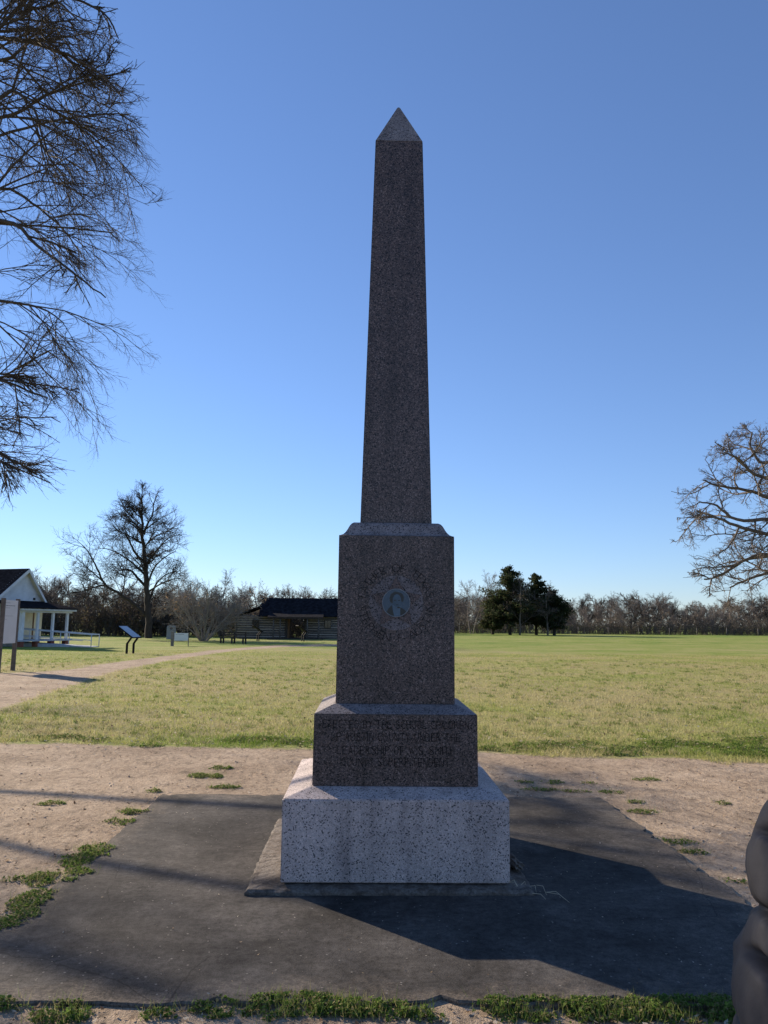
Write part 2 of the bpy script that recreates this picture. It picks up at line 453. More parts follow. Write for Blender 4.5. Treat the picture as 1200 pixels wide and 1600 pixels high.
tag(pl_o, 'dark honed block cut with four lines of lettering')
MB().squares([(.5455, 1.0535), (.42, 1.107)]).build('plinth_wash', MAT['granite_mid'], mon, bevel=.003)
die = MB().squares([(.409, 1.1075), (.408, 2.268)]).build('die', MAT['granite'], mon, bevel=.004)
MB().squares([(.4085, 2.2685), (.396, 2.272), (.378, 2.281), (.362, 2.299), (.348, 2.322), (.336, 2.346), (.323, 2.363), (.306, 2.374), (.27, 2.379)]).build('cap_moulding', MAT['granite_mid'], mon)
MB().squares([(.261, 2.3795), (.188, 5.464)]).build('shaft', MAT['granite'], mon, bevel=.004)
MB().squares([(.1885, 5.4645), (.012, 5.885), (.006, 5.893)]).build('pyramidion', MAT['granite_mid'], mon, bevel=.003)

def text_verts(s, size, offset=0.0, spacing=1.0):
    cu = bpy.data.curves.new('lettering', 'FONT'); cu.body = s; cu.size = size; cu.align_x = 'CENTER'; cu.offset = offset
    cu.space_character = spacing; cu.resolution_u = 3; cu.extrude = .0006
    o = bpy.data.objects.new('lettering', cu); COL.objects.link(o)
    bpy.context.view_layer.update()
    me = bpy.data.meshes.new_from_object(o.evaluated_get(bpy.context.evaluated_depsgraph_get()))
    v = [tuple(p.co) for p in me.vertices]; f = [tuple(p.vertices) for p in me.polygons]
    bpy.data.objects.remove(o); bpy.data.meshes.remove(me); bpy.data.curves.remove(cu)
    return v, f
LH = .058
for s, z, w in (('ERECTED BY THE SCHOOL CHILDREN', .989, .985), ('OF AUSTIN COUNTY UNDER THE', .907, .87), ('LEADERSHIP OF W.S. SMITH', .822, .79), ('COUNTY SUPERINTENDENT', .748, .72)):
    v, f = text_verts(s, LH / .69, -.0012, 1.1)
    xs = [p[0] for p in v]; k = w / (max(xs) - min(xs)); c = (max(xs) + min(xs)) / 2
    adv = 0.0; n = len(s); cells = []
    for ch in s:
        wd = {'I': .35, ' ': .55, '.': .35, 'W': 1.35, 'M': 1.2}.get(ch, 1.0); cells.append((ch, adv + wd / 2, wd)); adv += wd
    for ch, pos, wd in cells:
        if ch == ' ': continue
        v, f = text_verts(ch, LH / .69, -.0018)
        xs = [p[0] for p in v]; cc = (max(xs) + min(xs)) / 2
        fit = min(1.0, w / adv * wd * .74 / max(max(xs) - min(xs), .02)) if ch not in 'I.' else 1
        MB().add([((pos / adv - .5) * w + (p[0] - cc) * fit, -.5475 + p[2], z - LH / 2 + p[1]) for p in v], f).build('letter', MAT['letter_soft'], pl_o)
MZ = 1.797
def arc_text(s, radius, a0, a1, bottom):
    n = len(s)
    for i, ch in enumerate(s):
        if ch == ' ': continue
        a = a0 + (a1 - a0) * i / (n - 1); ar = R(a)
        v, f = text_verts(ch, .062 / .69, -.0022)
        xs = [p[0] for p in v]; c = (max(xs) + min(xs)) / 2
        pts = []
        for p in v:
            x, y = (p[0] - c) * .92, p[1] - .031
            if bottom: rr, ta = radius - y, ar + x / radius
            else: rr, ta = radius + y, ar - x / radius
            pts.append((rr * math.cos(ta), -.4103 + p[2], MZ + rr * math.sin(ta)))
        MB().add(pts, f).build('letter', MAT['letter'], die)
arc_text('FATHER OF TEXAS', .243, 168, 14, False)
arc_text('STEPHEN F AUSTIN', .243, 190, 352, True)
def disc(name, mat, r, y0, y1, n=56, inner=None, parent=die):
    mb = MB(); ps = [(r * math.cos(2 * math.pi * k / n), MZ + r * math.sin(2 * math.pi * k / n)) for k in range(n)]
    if inner is None: mb.prism(ps, y0, y1)
    else:
        q = [(inner * math.cos(2 * math.pi * k / n), MZ + inner * math.sin(2 * math.pi * k / n)) for k in range(n)]
        V = [(x, y, z) for y in (y0, y1) for x, z in ps] + [(x, y, z) for y in (y0, y1) for x, z in q]
        F = []
        for k in range(n):
            j = (k + 1) % n
            F += [(k, j, 2 * n + j, 2 * n + k), (k, n + k, n + j, j), (2 * n + k, 2 * n + j, 3 * n + j, 3 * n + k)]
        mb.add(V, F)
    return mb.build(name, mat, parent)
tag(disc('star_roundel', MAT['granite_roundel'], .19, -.4112, -.40), 'pale sandblasted roundel')
mb = MB(); star = []
for k in range(10):
    a = R(90 + 36 * k); r = .186 if k % 2 == 0 else .098
    star.append((r * math.cos(a), MZ + r * math.sin(a)))
mb.prism(star, -.417, -.405); tag(mb.build('star', MAT['granite_star'], die), 'pinkish five-pointed star')
MAT['enamel'] = plain('blue_enamel', (.032, .062, .10), .25, .12, 20, .5)
MAT['enamel_rim'] = plain('medallion_rim', (.15, .17, .19), .4, .15, 30, .5)
MAT['enamel_dark'] = plain('portrait_dark', (.006, .007, .009), .3, .3, 30, .5)
MAT['enamel_face'] = plain('portrait_face', (.034, .07, .108), .3, .2, 30, .5)
MAT['enamel_shirt'] = plain('portrait_shirt', (.06, .105, .15), .3, .15, 30, .5)
disc('portrait_plaque', MAT['enamel'], .094, -.420, -.41)
disc('plaque_rim', MAT['enamel_rim'], .0985, -.4225, -.41, inner=.0935)
def flat(name, mat, pts, y0, y1=-.4195):
    k = .96
    return MB().prism([(x * k, MZ + z * k) for x, z in pts], y0, y1).build(name, mat, die)
def blob(cx, cz, rx, rz, a0=0, a1=360, n=24, wob=0.0):
    return [(cx + rx * (1 + wob * math.sin(5 * R(a0 + (a1 - a0) * k / n))) * math.cos(R(a0 + (a1 - a0) * k / n)), cz + rz * (1 + wob * math.sin(4 * R(a0 + (a1 - a0) * k / n))) * math.sin(R(a0 + (a1 - a0) * k / n))) for k in range(n)]
flat('portrait_shirt', MAT['enamel_shirt'], [(-.028, -.016), (-.018, -.095), (.036, -.091), (.038, -.03), (.02, -.02)], -.4205)
flat('portrait_coat', MAT['enamel_dark'], [(-.070, -.067), (-.058, -.045), (-.03, -.016), (-.026, -.05), (-.014, -.095), (-.042, -.087)], -.4213)
flat('portrait_coat', MAT['enamel_dark'], [(.03, -.092), (.03, -.06), (.03, -.033), (.055, -.045), (.076, -.062), (.058, -.078)], -.4213)
flat('portrait_hair', MAT['enamel_dark'], blob(.003, .052, .043, .028, wob=.08) , -.4209)
flat('portrait_hair', MAT['enamel_dark'], blob(-.034, .028, .014, .03, wob=.08), -.4211)
flat('portrait_hair', MAT['enamel_dark'], blob(.043, .034, .012, .026, wob=.08), -.4212)
flat('portrait_face', MAT['enamel_face'], blob(.005, .016, .031, .046), -.4216)
for px in (-.008, .02):
    flat('portrait_eye', MAT['enamel_dark'], blob(px, .018, .009, .0035, n=10), -.4221)
flat('portrait_mouth', MAT['enamel_dark'], blob(.008, -.014, .010, .003, n=10), -.4222)
flat('portrait_cravat', MAT['enamel_dark'], blob(.018, -.034, .012, .006, n=10), -.4223)

# loose things by the footing
MAT['straw'] = plain('dry_straw', (.42, .36, .25), .8, .2, 30)
mb = MB()
for a, b, h in (((.80, 5.07), (.84, 4.99), .05), ((.845, 5.0), (.80, 5.06), .03), ((.985, 5.12), (1.02, 4.99), .03), ((1.02, 4.99), (1.13, 4.86), .02), ((1.02, 4.99), (1.11, 4.96), .02), ((.93, 4.97), (1.0, 4.91), .01), ((.87, 5.02), (.90, 5.03), .04), ((.945, 5.1), (.965, 5.03), .03), ((.81, 5.5), (.83, 5.42), .06)):
    mid = ((a[0] + b[0]) / 2 + .01, (a[1] + b[1]) / 2, h)
    z = .052 if a[0] < .93 else .02
    mb.tube([(a[0], a[1], z), (mid[0], mid[1], z + h * .5), (b[0], b[1], .051 if b[0] < .93 and b[1] > 4.98 else .006)], [.0022, .002, .001], 5)
tag(mb.build('dry_stems', MAT['straw']), 'scattered dry grass stems beside the concrete footing', 'straw', kind='stuff')
bm = bmesh.new(); bmesh.ops.create_icosphere(bm, subdivisions=3, radius=1)
for v in bm.verts:
    k = 1 + .25 * (math.sin(v.co.x * 5 + 1) * math.cos(v.co.y * 4.3) + .5 * math.sin(v.co.z * 9 + v.co.x * 7)); v.co = Vector((v.co.x * .05 * k, v.co.y * .13 * k, max(v.co.z, -.4) * .04 * k))
me = bpy.data.meshes.new('concrete_chunk'); bm.to_mesh(me); bm.free()
o = link('concrete_chunk', me, MAT['footing']); o.location = (.885, 5.47, .058); o.rotation_euler = (0, .25, .25)
tag(o, 'broken lump of pale concrete lying against the granite base', 'rubble')

# ---------------------------------------------------------------- buildings
MAT['white_paint'] = plain('white_paint', (.62, .63, .64), .6, .12, 3)
MAT['siding'] = plain('white_clapboard', (.60, .63, .66), .65, .14, 2)
MAT['cream'] = plain('cream_bounce_paint', (.66, .60, .42), .6, .1, 3)  # cream carries the warm bounced light under porch and eaves
MAT['trim_grey'] = plain('painted_grey_trim', (.48, .48, .45), .7, .2, 3)
MAT['shingle_dark'] = plain('dark_shingle', (.022, .021, .023), 1.0, .5, 5, .0, .3)
MAT['brick'] = plain('red_brick', (.22, .075, .05), .85, .3, 14)
MAT['brown_wood'] = plain('brown_timber', (.16, .09, .045), .8, .3, 8)
MAT['glass_dark'] = plain('dark_glass', (.015, .017, .02), .12, .2, 3, .6)
MAT['rail_white'] = plain('pale_rail_paint', (.50, .52, .55), .5, .12, 4)
MAT['deck_grey'] = plain('grey_deck', (.40, .41, .43), .8, .2, 6)

# white clapboard house: gable end faces right of the camera, porch across it
HA = R(70)
hn = np.array([math.sin(HA), -math.cos(HA)]); hr = np.array([math.cos(HA), math.sin(HA)])
P1 = pp(103, 1000, 53.5)[:2]
house = empty('house', (P1[0], P1[1], 0), 0, label='white clapboard house with steep dark gable roof and railed front porch', cat='house')
def HL(u, v, z):          # u to the right along the gable, v out of the gable, origin at the outer right post
    q = hr * u + hn * v
    return (q[0], q[1], z)
def hbox(mb, u0, u1, v0, v1, z0, z1):
    return mb.hexa([HL(u0, v0, z0), HL(u1, v0, z0), HL(u1, v1, z0), HL(u0, v1, z0), HL(u0, v0, z1), HL(u1, v0, z1), HL(u1, v1, z1), HL(u0, v1, z1)])
PD = 2.55; UR = .25; UP = UR - 1.78; UL = UP - 2.75; ZE, ZP, FL = 2.92, 5.15, .45; LEN = 7.5
def gable_z(u): return ZP - (u - UP) * (ZP - ZE) / 1.78 if u > UP else ZP - (UP - u) * (ZP - ZE) / 2.75
mb = MB(); n = 30                       # clapboards: each course laps the one below
for i in range(int((ZP - FL) / .135) + 1):
    z0 = FL + i * .135; z1 = min(z0 + .15, ZP - .02)
    if z0 >= ZP - .1: break
    zm = max(z0, ZE - .02)
    uu1 = UR if zm <= ZE else UP + 1.78 * (ZP - zm) / (ZP - ZE); uu0 = UL if zm <= ZE else UP - 2.75 * (ZP - zm) / (ZP - ZE)
    if uu1 - uu0 < .1: break
    mb.add([HL(uu0, -PD + .028, z0), HL(uu1, -PD + .028, z0), HL(uu1, -PD + .006, z1), HL(uu0, -PD + .006, z1), HL(uu0, -PD, z0), HL(uu1, -PD, z0)], [(0, 1, 2, 3), (4, 5, 1, 0)])
mb.build('clapboard', MAT['siding'], house)['kind'] = 'stuff'
mb = MB()
mb.add([HL(UL, -PD, FL), HL(UR, -PD, FL), HL(UR, -PD, ZE), HL(UP, -PD, ZP), HL(UL, -PD, ZE), HL(UL, -PD - LEN, FL), HL(UR, -PD - LEN, FL), HL(UR, -PD - LEN, ZE), HL(UP, -PD - LEN, ZP), HL(UL, -PD - LEN, ZE)],
       [(0, 1, 2, 3, 4), (9, 8, 7, 6, 5), (0, 5, 6, 1), (1, 6, 7, 2), (0, 4, 9, 5), (2, 7, 8, 3), (3, 8, 9, 4)])
mb.build('wall', MAT['siding'], house)
OV = .42; OVG = .38                      # eave and gable overhangs
def slope(u, side): return gable_z(u)
for nm, u_e in (('roof', UR + OV), ('roof', UL - OV)):
    mb = MB(); sgn = 1 if u_e > UP else -1
    k = (ZP - ZE) / (1.78 if sgn > 0 else 2.75); ze = ZP - abs(u_e - UP) * k
    t = .10
    mb.hexa([HL(UP, -PD + OVG, ZP + .02), HL(u_e, -PD + OVG, ze + .02), HL(u_e, -PD - LEN - .3, ze + .02), HL(UP, -PD - LEN - .3, ZP + .02),
             HL(UP, -PD + OVG, ZP + .02 + t), HL(u_e, -PD + OVG, ze + .02 + t), HL(u_e, -PD - LEN - .3, ze + .02 + t), HL(UP, -PD - LEN - .3, ZP + .02 + t)])
    ro = mb.build('roof', MAT['shingle_dark'], house)
    mb = MB()                            # rake board and soffit
    mb.hexa([HL(UP, -PD + OVG + .004, ZP - .14), HL(u_e, -PD + OVG + .004, ze - .14), HL(u_e, -PD + OVG + .04, ze - .14), HL(UP, -PD + OVG + .04, ZP - .14),
             HL(UP, -PD + OVG + .004, ZP + .10), HL(u_e, -PD + OVG + .004, ze + .10), HL(u_e, -PD + OVG + .04, ze + .10), HL(UP, -PD + OVG + .04, ZP + .10)])
    mb.build('rake_board', MAT['white_paint'], ro)
    mb = MB()
    mb.hexa([HL(UP, -PD + .035, ZP - .03), HL(u_e, -PD + .035, ze - .03), HL(u_e, -PD + OVG, ze - .03), HL(UP, -PD + OVG, ZP - .03),
             HL(UP, -PD + .035, ZP + .01), HL(u_e, -PD + .035, ze + .01), HL(u_e, -PD + OVG, ze + .01), HL(UP, -PD + OVG, ZP + .01)])
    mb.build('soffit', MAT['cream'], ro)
mb = MB()                                # porch roof (shed falling outwards)
zt, zb = 2.96, 2.46
mb.hexa([HL(UL - .2, -PD + .04, zt), HL(UR + .1, -PD + .04, zt), HL(UR + .25, .38, zb), HL(UL - .3, .38, zb), HL(UL - .2, -PD + .04, zt + .09), HL(UR + .1, -PD + .04, zt + .09), HL(UR + .25, .38, zb + .09), HL(UL - .3, .38, zb + .09)])
pr_o = mb.build('porch_roof', MAT['shingle_dark'], house)
mb = MB(); hbox(mb, UL - .25, UR + .2, .30, .37, zb - .12, zb - .01); mb.build('fascia', MAT['trim_grey'], pr_o)
mb = MB(); hbox(mb, UL - .1, UR + .1, -.06, .08, 2.22, 2.36); mb.build('porch_beam', MAT['white_paint'], house)
mb = MB(); hbox(mb, UL - .1, UR + .15, -PD + .05, .18, FL - .1, FL); mb.build('porch_deck', MAT['deck_grey'], house)
for i in range(4):
    mb = MB(); u = -.02 - i * 1.33; w = .075 if i < 3 else .11
    hbox(mb, u - w, u + w, -w, w, FL, 2.22); mb.build('post', MAT['white_paint'], house)
    mb = MB(); hbox(mb, u - .16, u + .16, -.2, .12, 0 - .1, FL - .1); mb.build('pier', MAT['brick'], house)
mb = MB(); hbox(mb, UR - .7, UR + .03, -PD + .03, -PD + .05, FL, 2.6); mb.build('bounce_lit_wall', MAT['cream'], house)  # stretch of gable wall coloured for the light bounced under the porch
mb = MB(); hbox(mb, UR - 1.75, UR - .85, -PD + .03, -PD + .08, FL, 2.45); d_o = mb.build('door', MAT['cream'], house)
mb = MB(); hbox(mb, UR - .86, UR - .74, -PD + .03, -PD + .10, FL, 2.5); mb.build('door_frame', MAT['brown_wood'], d_o)
mb = MB(); hbox(mb, UR - 1.72, UR - 1.66, -PD + .08, -PD + .12, 1.4, 1.46); mb.build('handle', MAT['glass_dark'], d_o)
mb = MB(); hbox(mb, UR - 3.4, UR - 2.5, -PD + .02, -PD + .06, 1.3, 2.5); w_o = mb.build('window', MAT['white_paint'], house)
mb = MB(); hbox(mb, UR - 3.32, UR - 2.58, -PD + .06, -PD + .07, 1.38, 2.42); mb.build('pane', MAT['glass_dark'], w_o)
mb = MB(); q = HL(UP + .95, -PD + .06, 3.2); mb.box(q[0] - .06, q[0] + .06, q[1] - .06, q[1] + .06, q[2] - .08, q[2] + .08); mb.build('lamp', MAT['glass_dark'], house)

# access ramp with two hand rails
ra, rb = gp(20, 1010.5), gp(142, 1011)
ramp = empty('access_ramp', (rb[0], rb[1], 0), 0, label='pale access ramp with white pipe handrails leading up to the porch', cat='ramp')
L = rb[0] - ra[0] + 3.0
def rz(x): return .45 * min(1, max(0, -x / L * 1.25))
mb = MB(); mb.hexa([(-L, -.05, -.1), (0, -.05, -.1), (0, 1.45, -.1), (-L, 1.45, -.1), (-L, -.05, .45), (-.02, -.05, .02), (-.02, 1.45, .02), (-L, 1.45, .45)]); mb.build('ramp_deck', MAT['deck_grey'], ramp)
for yy in (0.0, 1.4):
    mb = MB(); mb.tube([(-L, yy, .45 + .92), (-.0, yy, .80)], .032, 8); mb.build('rail', MAT['rail_white'], ramp, True)
    mb = MB(); mb.tube([(-L, yy, .45 + .45), (-.55, yy, .40)], .024, 8); mb.build('rail', MAT['rail_white'], ramp, True)
    for k in range(5):
        x = -0.0 - k * 2.05 - (.0 if k == 0 else 0); z = .80 + (.57) * (-x / L)
        if -x > L: break
        MB().tube([(x, yy, -.05), (x, yy, z)], .03, 8).build('post', MAT['rail_white'], ramp, True)
MB().tube([(0, 0, .80), (0, 1.4, .80)], .032, 8).build('rail', MAT['rail_white'], ramp, True)

# log cabin with an open passage
MAT['log'] = plain('grey_log', (.11, .098, .088), .9, .45, 9, .15, .6)
MAT['chink'] = plain('clay_chinking', (.36, .31, .26), .9, .2, 8)
MAT['roof_shake'] = plain('dark_shakes', (.02, .02, .024), 1.0, .6, 3, .02, .5)
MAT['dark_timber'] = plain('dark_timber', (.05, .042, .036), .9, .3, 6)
MAT['shake_edge'] = plain('weathered_board', (.05, .04, .034), .95, .3, 6, .05)
CY = 82.0
c0 = pp(462, 998, CY)
cab = empty('log_cabin', (c0[0], CY, 0), R(2), label='long log cabin with dark shingle roof and an open passage through its middle', cat='cabin')
def cxp(px): return (px - 462) * CY / FPX * 1.0
WL, WR = cxp(370), cxp(566); PLt, PRt = cxp(452), cxp(471); ztop = 2.45
for (a, b, wins) in ((WL, PLt - .35, (cxp(400),)), (PRt + .35, WR, (cxp(511),))):
    mb = MB(); mb.box(a + .1, b - .1, .10, .22, 0, ztop); mb.build('chinking', MAT['chink'], cab)
    mb = MB(); mb.box(a + .1, b - .1, 4.7, 4.85, 0, ztop); mb.build('chinking', MAT['chink'], cab)
    nl = 10
    for i in range(nl):
        z = .14 + i * (ztop - .2) / (nl - 1)
        for yy in (.12, 4.8):
            mb = MB(); r_ = .105 + random.uniform(-.012, .012); k = 5
            pts = [(a - .15 + (b - a + .3) * j / k, yy + random.uniform(-.02, .02), z + random.uniform(-.022, .022)) for j in range(k + 1)]
            mb.tube(pts, [r_ * random.uniform(.86, 1.05) for _ in pts], 8); mb.build('log', MAT['log'], cab, True)
        for xx in (a, b):
            mb = MB(); mb.tube([(xx, -.05, z + .1), (xx, 2.4, z + .1), (xx, 5.0, z + .1)], [.1, .105, .1], 8); mb.build('log', MAT['log'], cab, True)
    for wx in wins:
        mb = MB(); mb.box(wx - .36, wx + .36, -.03, .15, 1.15, 2.02); w_o = mb.build('window', MAT['dark_timber'], cab)
        for (p, q) in ((wx - .30, wx - .02), (wx + .02, wx + .30)):
            MB().box(p, q, -.045, -.032, 1.21, 1.96).build('pane', MAT['glass_dark'], w_o)
RL, RR = cxp(405), cxp(580); zr, zeav = 4.38, 2.42
ro = MB().add([(RL, -.55, zeav), (RR, -.55, zeav), (RR, 2.45, zr), (RL, 2.45, zr), (RL, 5.45, zeav), (RR, 5.45, zeav), (RL, -.55, zeav - .1), (RR, -.55, zeav - .1), (RR, 2.45, zr - .12), (RL, 2.45, zr - .12), (RL, 5.45, zeav - .1), (RR, 5.45, zeav - .1)],
     [(0, 1, 2, 3), (3, 2, 5, 4), (6, 9, 8, 7), (9, 10, 11, 8), (0, 6, 7, 1), (4, 5, 11, 10), (0, 3, 9, 6), (3, 4, 10, 9), (1, 7, 8, 2), (2, 8, 11, 5)]).build('roof', MAT['roof_shake'], cab)
mb = MB()                                # courses of shakes as low uneven steps
for i in range(13):
    t0 = i / 13; y0 = -.55 + 3.0 * t0; z0 = zeav + (zr - zeav) * t0; x = RL
    while x < RR:
        w = random.uniform(.25, .5); j = random.uniform(-.03, .03)
        x1 = min(x + w, RR)
        s_ = (zr - zeav) / 3.0
        mb.add([(x, y0 - .03 + j, z0 + (j - .03) * s_ + .035), (x1 - .015, y0 - .03 + j, z0 + (j - .03) * s_ + .035), (x1 - .015, y0 + .24, z0 + .24 * s_ + .012), (x, y0 + .24, z0 + .24 * s_ + .012)], [(0, 1, 2, 3)])
        x = x1
mb.build('shingle', MAT['roof_shake'], ro)['kind'] = 'stuff'
mb = MB(); mb.add([(RL, .2, zr - .9), (RL, 4.7, zr - .9), (WL - .4, 4.9, 2.35), (WL - .4, -.3, 2.35), (RL, .2, zr - 1.0), (RL, 4.7, zr - 1.0), (WL - .4, 4.9, 2.25), (WL - .4, -.3, 2.25)], [(0, 1, 2, 3), (7, 6, 5, 4), (0, 3, 7, 4), (1, 5, 6, 2), (2, 6, 7, 3), (0, 4, 5, 1)])
mb.build('lean_to_roof', MAT['roof_shake'], cab)
QL, QR = cxp(421), cxp(505)
mb = MB(); mb.hexa([(QL, -2.0, 2.22), (QR, -2.0, 2.22), (QR, -.4, 2.62), (QL, -.4, 2.62), (QL, -2.0, 2.30), (QR, -2.0, 2.30), (QR, -.4, 2.70), (QL, -.4, 2.70)]); po = mb.build('porch_roof', MAT['roof_shake'], cab)
MB().box(QL, QR, -2.03, -2.003, 2.12, 2.31).build('eave_board', MAT['shake_edge'], po)
for px in (430, 440, 481, 498):
    x = cxp(px); MB().tube([(x, -1.85, -.1), (x + .02, -1.85, 1.1), (x, -1.85, 2.2)], [.085, .08, .075], 8).build('post', MAT['log'], cab, True)
for x in (PLt - .3, PRt + .3):
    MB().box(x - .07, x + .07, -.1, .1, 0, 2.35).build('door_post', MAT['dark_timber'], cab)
MB().box(PLt - .25, PLt + .0, .05, 1.0, .1, 2.1).build('door', MAT['brown_wood'], cab)
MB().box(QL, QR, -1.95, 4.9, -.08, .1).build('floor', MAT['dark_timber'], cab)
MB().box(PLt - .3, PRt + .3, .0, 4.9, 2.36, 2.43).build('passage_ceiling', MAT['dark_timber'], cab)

# ---------------------------------------------------------------- trees
def unit(v):
    l = math.sqrt(v[0] * v[0] + v[1] * v[1] + v[2] * v[2]) or 1e-9
    return (v[0] / l, v[1] / l, v[2] / l)
class Tree:
    """branching skeleton: self.big = limbs as polylines with radii, self.seg = thin pieces"""
    def __init__(s, seed, P, env=None):
        s.r = random.Random(seed); s.P = P; s.env = env; s.big = []; s.seg = []
    def perp(s, d):
        a = s.r.uniform(0, 2 * math.pi)
        ref = (0, 0, 1) if abs(d[2]) < .9 else (1, 0, 0)
        u = unit((d[1] * ref[2] - d[2] * ref[1], d[2] * ref[0] - d[0] * ref[2], d[0] * ref[1] - d[1] * ref[0]))
        v = (d[1] * u[2] - d[2] * u[1], d[2] * u[0] - d[0] * u[2], d[0] * u[1] - d[1] * u[0])
        c, q = math.cos(a), math.sin(a)
        return (u[0] * c + v[0] * q, u[1] * c + v[1] * q, u[2] * c + v[2] * q)
    def keep(s, pts, rad, lv):
        if lv <= s.P['biglv']: s.big.append((pts, rad, lv))
        else:
            for i in range(len(pts) - 1): s.seg.append((*pts[i], *pts[i + 1], rad[i], rad[i + 1]))
    def grow(s, p, d, length, r0, lv):
        P = s.P; r = s.r; n = P['n'][lv]; st = length / n; pts = [p]; rad = [r0]; wig = P['wig'][lv]; tr = P['trop'][lv]; tip = P['tip'][lv]
        for i in range(n):
            d = unit((d[0] + r.gauss(0, wig), d[1] + r.gauss(0, wig), d[2] + r.gauss(0, wig) + tr + P.get('lift', (0,) * 9)[lv] * i / n))
            p = (p[0] + d[0] * st, p[1] + d[1] * st, p[2] + d[2] * st)
            if s.env is not None and lv > 0 and s.env(p, r): 
                break
            if p[2] < P.get('zmin', .3): break
            pts.append(p); rad.append(r0 + (r0 * tip - r0) * (i + 1) / n)
        if len(pts) < 2: return
        s.keep(pts, rad, lv); s.sub(pts, rad, lv, length)
    def sub(s, pts, rad, lv, length):
        P = s.P; r = s.r
        if lv + 1 >= len(P['n']): return
        c = P['kids'][lv]; c = int(c * r.uniform(.8, 1.2) + .5); m = len(pts) - 1; t0 = P['t0'][lv]
        for k in range(c):
            t = t0 + (1 - t0) * (k + r.random()) / c
            f = t * m; i = min(int(f), m - 1); a = f - i
            if lv >= 4 and 'bare' in P and P['bare'](pts[i]): continue
            q = tuple(pts[i][j] + (pts[i + 1][j] - pts[i][j]) * a for j in range(3))
            d = unit(tuple(pts[i + 1][j] - pts[i][j] for j in range(3)))
            ang = R(P['ang'][lv] * r.uniform(.65, 1.3)); o = s.perp(d)
            o = unit((o[0], o[1], o[2] * P.get('flat', 1.0)))
            nd = unit(tuple(d[j] * math.cos(ang) + o[j] * math.sin(ang) for j in range(3)))
            L = length * P['len'][lv] * (1 - P.get('taper', .45) * t) * r.uniform(.7, 1.25)
            rr = min(rad[i] * .75, P['rad'][lv + 1] * r.uniform(.8, 1.2))
            s.grow(q, nd, L, rr, lv + 1)
    def limb(s, pts, r0, r1, lv=1, length=None):
        """a limb drawn by hand, smoothed with a little wander, then branched on"""
        m = len(pts); fine = []; rad = []
        for i in range(m - 1):
            a, b = pts[i], pts[i + 1]; pa = pts[max(i - 1, 0)]; pb = pts[min(i + 2, m - 1)]
            for k in range(4):
                t = k / 4
                q = tuple(.5 * (2 * a[j] + (b[j] - pa[j]) * t + (2 * pa[j] - 5 * a[j] + 4 * b[j] - pb[j]) * t * t + (3 * a[j] - pa[j] - 3 * b[j] + pb[j]) * t ** 3) + s.r.gauss(0, .25 * r0 * .5) * (i + k > 0) for j in range(3))
                fine.append(q); rad.append(r0 + (r1 - r0) * (i + t) / (m - 1))
        fine.append(tuple(pts[-1])); rad.append(r1)
        s.big.append((fine, rad, lv))
        L = length or sum(math.dist(fine[i], fine[i + 1]) for i in range(len(fine) - 1))
        s.sub(fine, rad, lv, L)
    def seg_mesh(s, name, extra=None):
        A = np.array(s.seg); P0 = A[:, :3]; P1 = A[:, 3:6]; r0 = A[:, 6]; r1 = A[:, 7]
        d = P1 - P0; d /= np.maximum(np.linalg.norm(d, axis=1, keepdims=True), 1e-9)
        ref = np.where(np.abs(d[:, 2:3]) < .9, np.array([[0, 0, 1.]]), np.array([[1., 0, 0]]))
        u = np.cross(d, ref); u /= np.linalg.norm(u, axis=1, keepdims=True); v = np.cross(d, u)
        rings = []
        for P_, r_ in ((P0, r0), (P1, r1)):
            for k in range(3):
                a = 2 * math.pi * k / 3; rings.append(P_ + (u * math.cos(a) + v * math.sin(a)) * r_[:, None])
        V = np.stack(rings, 1).reshape(-1, 3); b = (np.arange(len(A)) * 6)[:, None]
        F = np.concatenate([b + np.array([[k, (k + 1) % 3, 3 + (k + 1) % 3, 3 + k]]) for k in range(3)])
        return npmesh(name, V, F)
    def big_mesh(s, name, lo, hi):
        mb = MB()
        for pts, rad, lv in s.big:
            if lo <= lv <= hi: mb.tube(pts, rad, 10 if rad[0] > .12 else (7 if rad[0] > .05 else 5), False)
        me = bpy.data.meshes.new(name); me.from_pydata(mb.v, [], mb.f); me.update()
        return me
    def make(s, root, mat, split=1):
        """trunk = levels up to split, crown = everything finer"""
        link('trunk', s.big_mesh('trunk', 0, split), mat, root, True)
        tb = [b for b in s.big if b[2] > split]
        keep_seg = list(s.seg)
        for pts, rad, lv in tb:
            for i in range(len(pts) - 1): s.seg.append((*pts[i], *pts[i + 1], rad[i], rad[i + 1]))
        link('crown', s.seg_mesh('crown'), mat, root)
        s.seg = keep_seg
        return root
def local(pts, base): return [tuple(float(p[j]) - base[j] for j in range(3)) for p in pts]

